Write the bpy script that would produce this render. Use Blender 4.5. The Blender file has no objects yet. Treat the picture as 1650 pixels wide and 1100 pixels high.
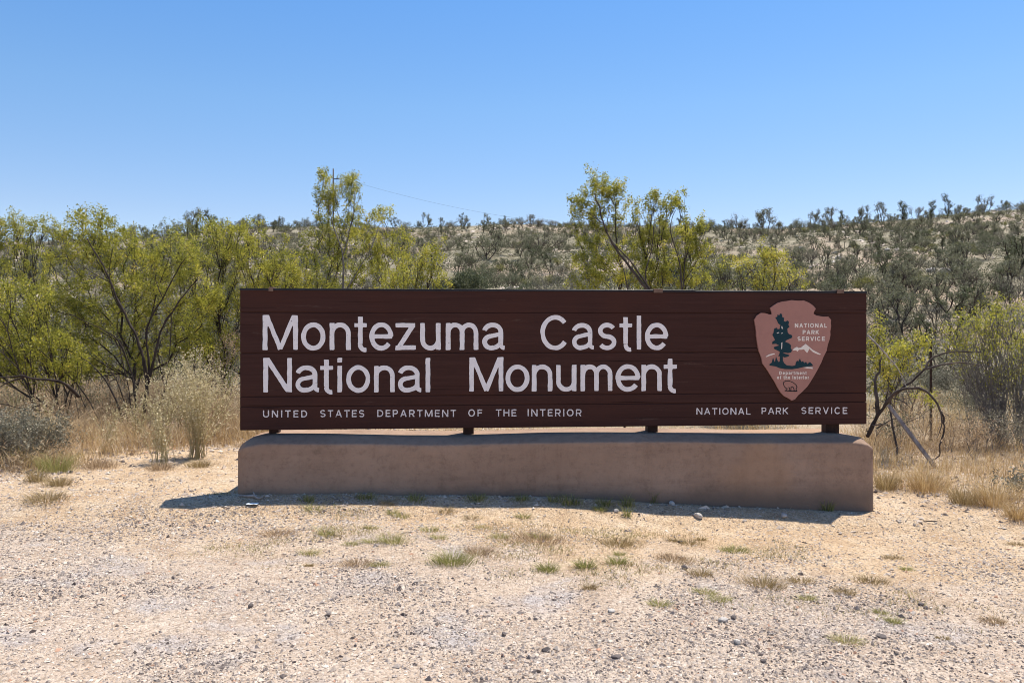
import bpy, math
import numpy as np

# ------------------------------------------------------------------ camera, light, exposure
sc = bpy.context.scene
COL = sc.collection
F, CX, HY, EYE = 1283.0, 825.0, 531.0, 1.5          # focal length in photo pixels, principal column, horizon row, eye height

cam_d = bpy.data.cameras.new("camera")
cam_d.sensor_width = 36.0
cam_d.lens = F / 1650.0 * 36.0
cam_d.shift_y = -(550.0 - HY) / 1650.0
cam_d.clip_start = 0.05
cam_d.clip_end = 2000.0
cam = bpy.data.objects.new("camera", cam_d)
cam.location = (0, 0, EYE)
cam.rotation_euler = (math.radians(90), 0, 0)
COL.objects.link(cam)
sc.camera = cam

SUN_EL, SUN_AZ = math.radians(69.0), math.radians(45.0)      # azimuth from +Y towards +X: behind the sign, to the right
wd = bpy.data.worlds.new("World")
sc.world = wd
wd.use_nodes = True
nt = wd.node_tree
bg = nt.nodes["Background"]
sky = nt.nodes.new("ShaderNodeTexSky")
sky.sky_type = 'NISHITA'
sky.sun_disc = False
sky.sun_elevation = SUN_EL
sky.sun_rotation = SUN_AZ
sky.altitude = 900
sky.air_density = 1.0
sky.dust_density = 0.4
sky.ozone_density = 2.2
hs = nt.nodes.new("ShaderNodeHueSaturation")
hs.inputs["Saturation"].default_value = 1.18
hs.inputs["Value"].default_value = 1.0
nt.links.new(sky.outputs[0], hs.inputs["Color"])
tint = nt.nodes.new("ShaderNodeMix"); tint.data_type = 'RGBA'; tint.blend_type = 'MULTIPLY'
tint.inputs[0].default_value = 1.0
tc = nt.nodes.new("ShaderNodeTexCoord"); sx = nt.nodes.new("ShaderNodeSeparateXYZ"); rp = nt.nodes.new("ShaderNodeValToRGB")
nt.links.new(tc.outputs["Generated"], sx.inputs[0]); nt.links.new(sx.outputs[2], rp.inputs[0]); nt.links.new(rp.outputs[0], tint.inputs[7])
el = rp.color_ramp.elements
el.new(.267); el.new(.39)
for e_, (p_, c_) in zip(el, ((.14, (.89, .75, .735)), (.267, (.89, .86, .83)), (.39, (.775, .875, .925)), (1.0, (.86, .90, .88)))):
    e_.position = p_; e_.color = (*c_, 1)
nt.links.new(hs.outputs[0], tint.inputs[6]); nt.links.new(tint.outputs[2], bg.inputs[0])
bg.inputs[1].default_value = 0.15

sd = bpy.data.lights.new("sun", 'SUN')
sd.energy = 5.0
sd.angle = math.radians(0.53)
sd.color = (1.0, 0.94, 0.83)
so = bpy.data.objects.new("sun", sd)
COL.objects.link(so)
so.location = (20, 20, 60)
so.rotation_euler = (math.radians(90) - SUN_EL, 0, math.pi - SUN_AZ)
sc.view_settings.view_transform = 'Standard'
sc.view_settings.look = 'None'
sc.view_settings.exposure = 0.45
sc.view_settings.gamma = 1.0
sc.cycles.filter_width = 1.0

# ------------------------------------------------------------------ helpers
RNG = np.random.default_rng(7)

def vnoise(x, y, seed=0):
    xi = np.floor(x).astype(np.int64); yi = np.floor(y).astype(np.int64)
    xf = x - xi; yf = y - yi
    def h(a, b):
        n = (a * 374761393 + b * 668265263 + seed * 974634777) & 0xFFFFFFFF
        n = ((n ^ (n >> 13)) * 1274126177) & 0xFFFFFFFF
        return ((n ^ (n >> 16)) & 0xFFFF) / 65535.0
    u = xf * xf * (3 - 2 * xf); v = yf * yf * (3 - 2 * yf)
    a = h(xi, yi) * (1 - u) + h(xi + 1, yi) * u
    b = h(xi, yi + 1) * (1 - u) + h(xi + 1, yi + 1) * u
    return a * (1 - v) + b * v - 0.5

def fbm(x, y, octv=4, seed=0):
    s = 0; a = 1.0
    for k in range(octv):
        s = s + a * vnoise(x, y, seed + 17 * k); x = x * 2.03 + 5.1; y = y * 2.03 + 9.7; a *= 0.5
    return s

def sstep(a, b, x):
    t = np.clip((x - a) / (b - a), 0, 1)
    return t * t * (3 - 2 * t)

RIDGE_PX = [-900, 0, 200, 330, 430, 700, 1000, 1250, 1400, 1650, 2600]
RIDGE_PY = [400, 388, 382, 372, 362, 361, 361, 362, 352, 334, 300]
Y0, Y1 = 18.0, 110.0

def ground(x, y):
    """height of the terrain (numpy arrays)"""
    x = np.asarray(x, float); y = np.asarray(y, float)
    fr = np.interp(x, [-12, -6, -2.8, 0, 2.6, 6, 12], [.17, .11, .045, -.025, -.175, -.21, -.24])
    bk = np.interp(x, [-12, -5, -2.3, -1.2, 0.4, 1.5, 2.6, 3.3, 6, 12], [.22, .16, .125, .12, .068, -.005, -.077, -.10, -.12, -.15])
    w = sstep(6.25, 6.75, y - 0.075 * x)
    z = fr * (1 - w) + bk * w
    z = z * (1 - sstep(9, 20, y) * 0.7)
    z = z + 0.02 * np.clip(y - 7.5, 0, 12)
    px = CX + x / np.maximum(y, 20) * F
    top = EYE + (HY - np.interp(px, RIDGE_PX, RIDGE_PY)) / F * Y1
    t = np.clip((y - Y0) / (Y1 - Y0), 0, 1)
    s = t ** 1.12
    s = np.where(y > Y1 - 8, s - sstep(Y1 - 8, Y1 + 30, y) * 0.03, s)
    z = z * (1 - t) + (top - 0.24) * s
    z = z - 0.018 * np.clip(y - Y1 - 5, 0, 400)
    far = sstep(14, 40, y)
    z = z + far * (fbm(x * .06, y * .06, 3, 3) * 1.3 * (1 - 0.5 * sstep(90, 110, y)) + fbm(x * .35, y * .35, 3, 5) * .22)
    near = 1 - sstep(8, 20, y)
    z = z + near * (fbm(x * .7, y * .7, 3, 11) * .035 + fbm(x * 4, y * 4, 3, 12) * .012)
    z = z + sstep(7.6, 11, y) * (1 - far) * fbm(x * .8, y * .8, 3, 21) * .12
    return z

def gz(x, y):
    return float(ground(np.array([x]), np.array([y]))[0])

def at(px, py, Y):
    return np.array([(px - CX) / F * Y, Y, EYE - (py - HY) / F * Y])

def on_ground(px, py):
    lo, hi = 2.0, 60.0
    dx, dz = (px - CX) / F, -(py - HY) / F
    ys = np.linspace(lo, hi, 6000)
    d = EYE + dz * ys - ground(dx * ys, ys)
    k = np.argmax(d < 0)
    y = ys[k]
    return np.array([dx * y, y, gz(dx * y, y)])

def mesh(name, V, tris=None, quads=None, tone=None, mats=(), mat_idx=None, smooth=False):
    me = bpy.data.meshes.new(name)
    V = np.asarray(V, np.float32)
    me.vertices.add(len(V)); me.vertices.foreach_set("co", V.ravel())
    T = np.zeros((0, 3), np.int32) if tris is None else np.asarray(tris, np.int32)
    Q = np.zeros((0, 4), np.int32) if quads is None else np.asarray(quads, np.int32)
    li = np.concatenate([T.ravel(), Q.ravel()]).astype(np.int32)
    st = np.concatenate([np.arange(len(T)) * 3, len(T) * 3 + np.arange(len(Q)) * 4]).astype(np.int32)
    me.loops.add(len(li)); me.loops.foreach_set("vertex_index", li)
    me.polygons.add(len(st)); me.polygons.foreach_set("loop_start", st)
    if mat_idx is not None:
        me.polygons.foreach_set("material_index", np.asarray(mat_idx, np.int32))
    me.polygons.foreach_set("use_smooth", np.full(len(st), bool(smooth)))
    for m in mats: me.materials.append(m)
    me.update(calc_edges=True)
    if tone is not None:
        a = me.attributes.new("tone", 'FLOAT', 'POINT'); a.data.foreach_set("value", np.asarray(tone, np.float32))
    return me

def link(name, me, parent=None, loc=None):
    o = bpy.data.objects.new(name, me)
    if parent is not None: o.parent = parent
    if loc is not None: o.location = loc
    COL.objects.link(o)
    return o

def tag(o, label, cat, group=None):
    o["label"] = label; o["category"] = cat
    if group: o["group"] = group
    return o

def empty(name, loc, rz=0.0):
    o = bpy.data.objects.new(name, None)
    o.location = loc; o.rotation_euler = (0, 0, rz); o.empty_display_size = .2
    COL.objects.link(o)
    return o

class Geo:
    """collects triangles and quads with a tone per vertex"""
    def __init__(s): s.V = []; s.T = []; s.Q = []; s.t = []; s.n = 0
    def add(s, V, tris=None, quads=None, tone=0.5):
        V = np.asarray(V, float).reshape(-1, 3)
        s.V.append(V)
        if tris is not None and len(tris): s.T.append(np.asarray(tris) + s.n)
        if quads is not None and len(quads): s.Q.append(np.asarray(quads) + s.n)
        s.t.append(np.broadcast_to(np.asarray(tone, float), (len(V),)).copy()); s.n += len(V)
    def box(s, x0, x1, y0, y1, z0, z1, tone=.5, bev=0.0):
        b = bev
        if b <= 0:
            V = [(x, y, z) for z in (z0, z1) for y in (y0, y1) for x in (x0, x1)]
            s.add(V, quads=[(0, 2, 3, 1), (4, 5, 7, 6), (0, 1, 5, 4), (2, 6, 7, 3), (0, 4, 6, 2), (1, 3, 7, 5)], tone=tone)
            return
        P = []; Qd = []
        # bevelled box: 24 vertices
        idx = {}
        for ix in (0, 1):
            for iy in (0, 1):
                for iz in (0, 1):
                    X, Y, Z = (x0, x1)[ix], (y0, y1)[iy], (z0, z1)[iz]
                    sx, sy, sz = (1, -1)[ix], (1, -1)[iy], (1, -1)[iz]
                    for ax, p in (('x', (X, Y + sy * b, Z + sz * b)), ('y', (X + sx * b, Y, Z + sz * b)), ('z', (X + sx * b, Y + sy * b, Z))):
                        idx[(ix, iy, iz, ax)] = len(P); P.append(p)
        g = lambda *k: idx[k]
        for i in (0, 1):
            Qd += [[g(i, 0, 0, 'x'), g(i, 1, 0, 'x'), g(i, 1, 1, 'x'), g(i, 0, 1, 'x')], [g(0, i, 0, 'y'), g(1, i, 0, 'y'), g(1, i, 1, 'y'), g(0, i, 1, 'y')], [g(0, 0, i, 'z'), g(1, 0, i, 'z'), g(1, 1, i, 'z'), g(0, 1, i, 'z')]]
        for i in (0, 1):
            for j in (0, 1):
                Qd += [[g(i, j, 0, 'x'), g(i, j, 1, 'x'), g(i, j, 1, 'y'), g(i, j, 0, 'y')], [g(i, 0, j, 'x'), g(i, 1, j, 'x'), g(i, 1, j, 'z'), g(i, 0, j, 'z')], [g(0, i, j, 'y'), g(1, i, j, 'y'), g(1, i, j, 'z'), g(0, i, j, 'z')]]
        Tr = [[g(i, j, k, 'x'), g(i, j, k, 'y'), g(i, j, k, 'z')] for i in (0, 1) for j in (0, 1) for k in (0, 1)]
        s.add(P, tris=Tr, quads=Qd, tone=tone)
    def tube(s, pts, rad, sides=6, tone=.5, cap=True):
        pts = np.asarray(pts, float); n = len(pts)
        rad = np.broadcast_to(np.asarray(rad, float), (n,))
        tan = np.gradient(pts, axis=0); tan /= np.linalg.norm(tan, axis=1, keepdims=True) + 1e-9
        ref = np.array([0.31, 0.95, 0.05]); 
        a = np.cross(tan, ref); a /= np.linalg.norm(a, axis=1, keepdims=True) + 1e-9
        b = np.cross(tan, a)
        th = np.arange(sides) / sides * 2 * math.pi
        V = pts[:, None, :] + rad[:, None, None] * (np.cos(th)[None, :, None] * a[:, None, :] + np.sin(th)[None, :, None] * b[:, None, :])
        i = np.arange(n - 1)[:, None] * sides; j = np.arange(sides)[None, :]; jn = (j + 1) % sides
        Q = np.stack([i + j, i + jn, i + sides + jn, i + sides + j], -1).reshape(-1, 4)
        T = []
        V = V.reshape(-1, 3)
        if cap:
            T = [(0, k + 1, k) for k in range(1, sides - 1)] + [((n - 1) * sides, (n - 1) * sides + k, (n - 1) * sides + k + 1) for k in range(1, sides - 1)]
        s.add(V, tris=T, quads=Q, tone=tone)
    def build(s, name, mats, parent=None, smooth=False, loc=None):
        return link(name, s.mesh(name, mats, smooth), parent, loc)
    def mesh(s, name, mats, smooth=False):
        V = np.concatenate(s.V); T = np.concatenate(s.T) if s.T else None; Q = np.concatenate(s.Q) if s.Q else None
        return mesh(name, V, T, Q, np.concatenate(s.t), mats if isinstance(mats, (list, tuple)) else [mats], smooth=smooth)

# ------------------------------------------------------------------ materials
def new_mat(name):
    m = bpy.data.materials.new(name); m.use_nodes = True
    n = m.node_tree
    return m, n, n.nodes["Principled BSDF"]

def N(n, typ, **kw):
    nd = n.nodes.new(typ)
    for k, v in kw.items():
        if k.startswith("i_"):
            key = k[2:]
            nd.inputs[int(key) if key.isdigit() else key.replace("_", " ")].default_value = v
        else: setattr(nd, k, v)
    return nd

def ramp(n, fac, stops, interp='LINEAR'):
    r = n.nodes.new("ShaderNodeValToRGB"); r.color_ramp.interpolation = interp
    e = r.color_ramp.elements
    while len(e) < len(stops): e.new(0.5)
    for k, (p, c) in enumerate(stops):
        e[k].position = p; e[k].color = (*c, 1) if len(c) == 3 else c
    if fac is not None: n.links.new(fac, r.inputs[0])
    return r.outputs[0]

def tex(n, scale, detail=4, rough=.55, vec=None, dist=0.0):
    t = N(n, "ShaderNodeTexNoise"); t.inputs["Scale"].default_value = scale; t.inputs["Detail"].default_value = detail
    t.inputs["Roughness"].default_value = rough; t.inputs["Distortion"].default_value = dist
    if vec is not None: n.links.new(vec, t.inputs["Vector"])
    return t.outputs["Fac"]

def coords(n, scale=None, kind="Object"):
    c = N(n, "ShaderNodeTexCoord").outputs[kind]
    if scale is None: return c
    m = N(n, "ShaderNodeMapping"); m.inputs["Scale"].default_value = scale
    n.links.new(c, m.inputs["Vector"]); return m.outputs[0]

def mix(n, fac, a, b, mode='MIX'):
    m = N(n, "ShaderNodeMix", data_type='RGBA', blend_type=mode)
    for sock, v in ((m.inputs[0], fac), (m.inputs[6], a), (m.inputs[7], b)):
        if isinstance(v, (int, float)): sock.default_value = v
        elif isinstance(v, tuple): sock.default_value = (*v, 1)
        else: n.links.new(v, sock)
    return m.outputs[2]

def math_(n, op, a, b=None, clamp=False):
    m = N(n, "ShaderNodeMath", operation=op, use_clamp=clamp)
    for k, v in enumerate((a, b)):
        if v is None: continue
        if isinstance(v, (int, float)): m.inputs[k].default_value = v
        else: n.links.new(v, m.inputs[k])
    return m.outputs[0]

def maprange(n, v, a, b, c=0.0, d=1.0):
    m = N(n, "ShaderNodeMapRange", interpolation_type='SMOOTHSTEP')
    n.links.new(v, m.inputs[0])
    for k, x in enumerate((a, b, c, d)): m.inputs[k + 1].default_value = x
    return m.outputs[0]

def bump(n, bs, h, strength, dist):
    b = N(n, "ShaderNodeBump"); b.inputs["Strength"].default_value = strength; b.inputs["Distance"].default_value = dist
    n.links.new(h, b.inputs["Height"]); n.links.new(b.outputs[0], bs.inputs["Normal"])

def tone_mat(name, stops, rough=.8, transl=0.0, tcol=None, spec=.3):
    """colour from the per-piece 'tone' attribute; optional light passing through (leaves, blades)"""
    m, n, bs = new_mat(name)
    at_ = N(n, "ShaderNodeAttribute", attribute_name="tone")
    c = ramp(n, at_.outputs["Fac"], stops)
    n.links.new(c, bs.inputs["Base Color"]); bs.inputs["Roughness"].default_value = rough
    bs.inputs["Specular IOR Level"].default_value = spec
    if transl:
        t = N(n, "ShaderNodeBsdfTranslucent")
        n.links.new(mix(n, 0.35, c, tcol, 'MIX') if tcol else c, t.inputs[0])
        mx = N(n, "ShaderNodeMixShader"); mx.inputs[0].default_value = transl
        n.links.new(bs.outputs[0], mx.inputs[1]); n.links.new(t.outputs[0], mx.inputs[2])
        n.links.new(mx.outputs[0], n.nodes["Material Output"].inputs[0])
    return m

# ground: tan sand near the sign, greyer gravel in front, pale dry soil on the hill
def ground_mat():
    m, n, bs = new_mat("desert_ground")
    P = coords(n)
    sep = N(n, "ShaderNodeSeparateXYZ"); n.links.new(P, sep.inputs[0])
    y = sep.outputs[1]; x = sep.outputs[0]
    big = tex(n, .55, 3, .6, P); mid = tex(n, 3.2, 5, .65, P); fine = tex(n, 38, 4, .7, P); vfine = tex(n, 160, 3, .7, P)
    sand = ramp(n, mid, [(.25, (.42, .285, .172)), (.5, (.55, .405, .268)), (.75, (.62, .50, .372))])
    grav = ramp(n, mid, [(.25, (.41, .315, .24)), (.5, (.53, .42, .33)), (.75, (.61, .505, .415))])
    # gravel nearer the camera and on the left
    yy = math_(n, 'ADD', math_(n, 'ADD', y, math_(n, 'MULTIPLY', x, .10)), math_(n, 'MULTIPLY', math_(n, 'SUBTRACT', big, .5), 3.4))
    g = maprange(n, yy, 6.1, 4.7)
    near = mix(n, g, sand, grav)
    near = mix(n, math_(n, 'MULTIPLY', maprange(n, tex(n, 1.7, 4, .6, P), .52, .66), math_(n, 'MULTIPLY', g, .85)), near, (.45, .41, .40))
    # specks of small stones in the surface
    vor = N(n, "ShaderNodeTexVoronoi"); vor.inputs["Scale"].default_value = 75; n.links.new(P, vor.inputs["Vector"])
    spk = ramp(n, vor.outputs["Color"], [(.0, (.45, .42, .42)), (.35, (.80, .76, .72)), (.6, (1, 1, 1)), (1, (1.18, 1.16, 1.16))])
    near = mix(n, .8, near, spk, 'MULTIPLY')
    near = mix(n, .8, near, ramp(n, fine, [(.3, (.62, .60, .58)), (.5, (1, 1, 1)), (.7, (1.15, 1.13, 1.1))]), 'MULTIPLY')
    far = ramp(n, tex(n, .22, 6, .7, P), [(.3, (.15, .138, .095)), (.46, (.235, .208, .150)), (.6, (.335, .295, .228)), (.75, (.49, .44, .365))])
    far = mix(n, .8, far, ramp(n, tex(n, 1.9, 6, .75, P), [(.36, (.36, .38, .27)), (.5, (.9, .88, .80)), (.64, (1.25, 1.22, 1.18))]), 'MULTIPLY')
    pink = maprange(n, tex(n, .09, 3, .5, P), .5, .62)
    far = mix(n, math_(n, 'MULTIPLY', pink, .45), far, (.50, .36, .27))
    c = mix(n, maprange(n, y, 8.0, 15.0), near, far)
    n.links.new(c, bs.inputs["Base Color"]); bs.inputs["Roughness"].default_value = .95
    bs.inputs["Specular IOR Level"].default_value = .15
    h = math_(n, 'ADD', math_(n, 'MULTIPLY', fine, .7), math_(n, 'ADD', math_(n, 'MULTIPLY', vfine, .35), math_(n, 'MULTIPLY', vor.outputs["Distance"], -.5)))
    bump(n, bs, h, .8, .02)
    return m

def wood_mat():
    m, n, bs = new_mat("brown_painted_timber")
    P = coords(n)
    st = coords(n, (.9, 9, 26)); st2 = coords(n, (.45, 5, 60))
    grain = tex(n, 1.0, 6, .7, st, .4); crack = tex(n, 1.0, 5, .6, st2, .2)
    base = ramp(n, grain, [(.25, (.044, .0185, .0145)), (.5, (.056, .0240, .0190)), (.75, (.070, .0315, .025))])
    pt = tex(n, 1.3, 3, .5, P)
    base = mix(n, maprange(n, pt, .45, .7), base, (.066, .026, .019))
    sep = N(n, "ShaderNodeSeparateXYZ"); n.links.new(P, sep.inputs[0])
    wear = math_(n, 'MULTIPLY', maprange(n, tex(n, 1, 6, .75, coords(n, (2.0, 9, 18))), .60, .72), .35)
    base = mix(n, wear, base, (.17, .115, .09))
    ck = ramp(n, crack, [(.0, (.08, .08, .08)), (.33, (.12, .12, .12)), (.37, (1, 1, 1)), (1, (1, 1, 1))])
    base = mix(n, math_(n, 'MULTIPLY', maprange(n, tex(n, 1, 3, .5, coords(n, (.8, 1, 3.2))), .42, .58), .95), base, ck, 'MULTIPLY')
    n.links.new(base, bs.inputs["Base Color"]); bs.inputs["Roughness"].default_value = .75
    bs.inputs["Specular IOR Level"].default_value = .12
    h = math_(n, 'ADD', math_(n, 'MULTIPLY', grain, .5), maprange(n, crack, .28, .36))
    bump(n, bs, h, .7, .008)
    return m

def paint_mat(name, col, chip=.0, chipcol=(.09, .045, .035), dirt=.25):
    m, n, bs = new_mat(name)
    P = coords(n)
    d = tex(n, 14, 5, .65, P)
    c = mix(n, dirt, col, ramp(n, d, [(.3, (.62, .58, .58)), (.6, (1, 1, 1))]), 'MULTIPLY')
    if chip:
        w = math_(n, 'MULTIPLY', maprange(n, tex(n, 26, 6, .75, coords(n, (1, 1, 1.6))), .60, .70), chip)
        c = mix(n, w, c, chipcol)
        w2 = math_(n, 'MULTIPLY', maprange(n, tex(n, 1, 5, .6, coords(n, (3, 4, 70))), .30, .26), chip)
        c = mix(n, w2, c, chipcol)
    n.links.new(c, bs.inputs["Base Color"]); bs.inputs["Roughness"].default_value = .6
    bs.inputs["Specular IOR Level"].default_value = .25
    bump(n, bs, tex(n, 60, 4, .6, P), .2, .003)
    return m

def stucco_mat():
    m, n, bs = new_mat("brown_stucco")
    P = coords(n)
    a = tex(n, 1.6, 5, .6, P); b = tex(n, 17, 6, .75, P); st = tex(n, 1, 5, .65, coords(n, (1.2, 1.2, 9)))
    c = ramp(n, a, [(.28, (.30, .20, .145)), (.5, (.345, .234, .170)), (.72, (.385, .268, .20))])
    c = mix(n, .55, c, ramp(n, st, [(.3, (.72, .70, .70)), (.5, (1, 1, 1)), (.7, (1.1, 1.07, 1.04))]), 'MULTIPLY')
    c = mix(n, .6, c, ramp(n, tex(n, 1, 5, .7, coords(n, (5, 5, .8))), [(.34, (.82, .80, .79)), (.46, (1, 1, 1)), (.7, (1.06, 1.05, 1.04))]), 'MULTIPLY')
    c = mix(n, .7, c, ramp(n, b, [(.32, (.70, .68, .67)), (.5, (1, 1, 1)), (.75, (1.1, 1.08, 1.05))]), 'MULTIPLY')
    c = mix(n, math_(n, 'MULTIPLY', maprange(n, tex(n, .9, 3, .5, P), .58, .70), .35), c, (.44, .26, .15))
    sep = N(n, "ShaderNodeSeparateXYZ"); n.links.new(P, sep.inputs[0])
    lower_tone = math_(n, 'MULTIPLY', maprange(n, math_(n, 'ADD', sep.outputs[2], math_(n, 'MULTIPLY', a, .18)), .30, .10), .8)
    c = mix(n, lower_tone, c, (.17, .125, .098))  # darker brown towards the bottom of the block
    pits = maprange(n, tex(n, 30, 3, .6, P), .27, .22)
    c = mix(n, math_(n, 'MULTIPLY', pits, .6), c, (.09, .06, .05))
    n.links.new(c, bs.inputs["Base Color"]); bs.inputs["Roughness"].default_value = .9
    bs.inputs["Specular IOR Level"].default_value = .15
    bump(n, bs, math_(n, 'ADD', b, math_(n, 'MULTIPLY', tex(n, 90, 4, .75, P), .8)), .6, .012)
    return m

def plain_mat(name, c0, c1, scale=12, rough=.8, metal=0.0, vec=None, bstr=.3):
    m, n, bs = new_mat(name)
    v = coords(n, vec)
    f = tex(n, scale, 5, .65, v)
    n.links.new(ramp(n, f, [(.3, c0), (.7, c1)]), bs.inputs["Base Color"])
    bs.inputs["Roughness"].default_value = rough; bs.inputs["Metallic"].default_value = metal
    bs.inputs["Specular IOR Level"].default_value = .25
    if bstr: bump(n, bs, f, bstr, .01)
    return m

M = {}
M['ground'] = ground_mat()
M['wood'] = wood_mat()
M['letters'] = paint_mat("worn_pale_paint", (.88, .82, .80), chip=.8)
M['letters_worn'] = paint_mat("thin_worn_pale_paint", (.80, .73, .71), chip=.95, dirt=.5)
M['emblem'] = paint_mat("emblem_brown_paint", (.40, .195, .155), dirt=.2)
M['emblem_white'] = paint_mat("emblem_white_paint", (.82, .72, .63), dirt=.12)
M['emblem_green'] = paint_mat("emblem_teal_paint", (.004, .034, .046), dirt=.2)
M['emblem_black'] = paint_mat("emblem_black_paint", (.022, .016, .018), dirt=.2)
M['stucco'] = stucco_mat()
M['cap'] = plain_mat("dark_flashing_metal", (.018, .018, .022), (.035, .035, .042), 6, .45, .4, bstr=0)
M['post'] = plain_mat("dark_post_timber", (.030, .014, .012), (.060, .030, .024), 8, .7, 0, (3, 3, .6))
M['clip'] = plain_mat("brown_bracket", (.13, .075, .055), (.22, .14, .10), 20, .6)
M['bark'] = plain_mat("dark_creosote_bark", (.020, .014, .011), (.075, .055, .045), 9, .9)
M['bark_grey'] = plain_mat("grey_bark", (.085, .07, .06), (.24, .21, .19), 14, .9)
M['bark_mid'] = plain_mat("brown_grey_bark", (.035, .027, .022), (.13, .10, .085), 11, .9)
M['deadwood'] = plain_mat("grey_dead_wood", (.20, .17, .15), (.42, .37, .34), 30, .9)
M['plank'] = plain_mat("weathered_board", (.15, .12, .11), (.34, .30, .28), 5, .85, 0, (8, 8, .8))
M['steel'] = plain_mat("rusty_steel", (.035, .025, .02), (.10, .06, .045), 20, .7, .3)
M['pole'] = plain_mat("pole_timber", (.05, .04, .035), (.09, .07, .06), 3, .85)
M['rag'] = plain_mat("pale_plastic_scrap", (.55, .6, .65), (.75, .78, .8), 20, .6)
M['white_rock'] = plain_mat("pale_limestone", (.36, .32, .28), (.62, .57, .52), 14, .9)
M['dark_rock'] = plain_mat("dark_stone", (.09, .075, .07), (.20, .165, .15), 18, .85)
M['creo'] = tone_mat("creosote_leaf", [(0, (.075, .092, .016)), (.3, (.225, .222, .034)), (.65, (.405, .372, .052)), (.9, (.56, .51, .09)), (1, (.62, .46, .09))], .42, .58, (.52, .50, .07), .45)
M['creo_dull'] = tone_mat("creosote_leaf_dull", [(0, (.08, .09, .025)), (.4, (.19, .195, .042)), (.8, (.31, .285, .06)), (1, (.40, .33, .08))], .55, .3, (.26, .30, .04), .35)
M['mesq'] = tone_mat("grey_green_leaf", [(0, (.09, .09, .055)), (.5, (.20, .195, .125)), (.85, (.29, .275, .185)), (1, (.37, .34, .24))], .7, .35, (.16, .18, .07), .25)
M['mesq_dark'] = tone_mat("dark_green_leaf", [(0, (.055, .062, .032)), (.5, (.125, .132, .072)), (1, (.20, .20, .12))], .7, .25, (.11, .15, .04), .25)
M['sage'] = tone_mat("sage_leaf", [(0, (.13, .12, .085)), (.5, (.27, .245, .175)), (1, (.42, .375, .27))], .8, .15, (.2, .2, .12), .2)
M['green_low'] = tone_mat("yellow_green_leaf", [(0, (.09, .095, .024)), (.5, (.20, .195, .05)), (1, (.33, .29, .09))], .7, .25, (.28, .3, .05), .25)
M['scrub'] = tone_mat("scrub_leaf", [(0, (.075, .08, .045)), (.3, (.145, .148, .092)), (.55, (.22, .212, .142)), (.8, (.33, .30, .215)), (1, (.48, .42, .31))], .85, .15, (.3, .27, .12), .2)
M['straw'] = tone_mat("dry_straw", [(0, (.19, .12, .058)), (.3, (.39, .26, .115)), (.6, (.56, .395, .19)), (.85, (.68, .52, .30)), (1, (.76, .64, .45))], .75, .3, (.6, .42, .18), .3)
M['brown_weed'] = tone_mat("brown_dead_weed", [(0, (.16, .105, .065)), (.4, (.38, .27, .165)), (.75, (.56, .42, .27)), (1, (.70, .57, .40))], .85, .35, (.4, .28, .15), .2)
M['tuft'] = tone_mat("green_grass_blade", [(0, (.13, .14, .045)), (.35, (.27, .265, .09)), (.65, (.42, .385, .16)), (1, (.60, .50, .28))], .6, .3, (.4, .42, .06), .3)
M['tuft_dry'] = tone_mat("tan_grass_blade", [(0, (.17, .12, .06)), (.4, (.34, .25, .125)), (.75, (.48, .37, .20)), (1, (.60, .48, .29))], .75, .25, (.5, .38, .14), .2)
M['flower'] = tone_mat("pale_flower_stalk", [(0, (.30, .26, .13)), (.35, (.50, .43, .24)), (.7, (.68, .59, .38)), (1, (.82, .73, .54))], .75, .4, (.65, .55, .25), .25)
M['pebble'] = tone_mat("gravel_stone", [(0, (.10, .075, .065)), (.18, (.23, .19, .17)), (.4, (.41, .34, .29)), (.6, (.52, .42, .335)), (.8, (.62, .51, .415)), (.93, (.74, .65, .56)), (1, (.46, .27, .18))], .85, 0, None, .25)

# ------------------------------------------------------------------ the ground: one sheet to the horizon
def build_ground():
    ys = np.concatenate([np.arange(-14, 2.6, .3), np.arange(2.6, 9.5, .045), 9.5 + np.cumsum(np.geomspace(.06, 9, 170))])
    xs_h = np.concatenate([np.arange(0, 7.0, .05), 7.0 + np.cumsum(np.geomspace(.07, 16, 95))])
    xs = np.concatenate([-xs_h[::-1], xs_h[1:]])
    X, Y = np.meshgrid(xs, ys)
    Z = ground(X, Y)
    V = np.stack([X, Y, Z], -1).reshape(-1, 3)
    nx, ny = len(xs), len(ys)
    i = (np.arange(ny - 1)[:, None] * nx + np.arange(nx - 1)[None, :]).ravel()
    Q = np.stack([i, i + 1, i + nx + 1, i + nx], -1)
    o = link("ground", mesh("ground", V, None, Q, None, [M['ground']], smooth=True))
    o["kind"] = "structure"
build_ground()

# ------------------------------------------------------------------ the sign
SL, SR = np.array([-2.325, 6.81]), np.array([3.232, 7.262])
E2 = (SR - SL) / np.linalg.norm(SR - SL)
MID = (SL + SR) / 2
HALF = np.linalg.norm(SR - SL) / 2
YAW = math.atan2(E2[1], E2[0])
NRM = np.array([E2[1], -E2[0]])              # out of the face, towards the viewer

def face(px, py, off=0.0):
    """photo pixel -> (u, z) on the sign's face"""
    d = np.array([(px - CX) / F, 1.0])
    p0 = MID + NRM * off
    t = np.dot(p0, NRM) / np.dot(d, NRM)
    p = d * t
    return float(np.dot(p - MID, E2)), float(EYE - (py - HY) / F * t)

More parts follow.
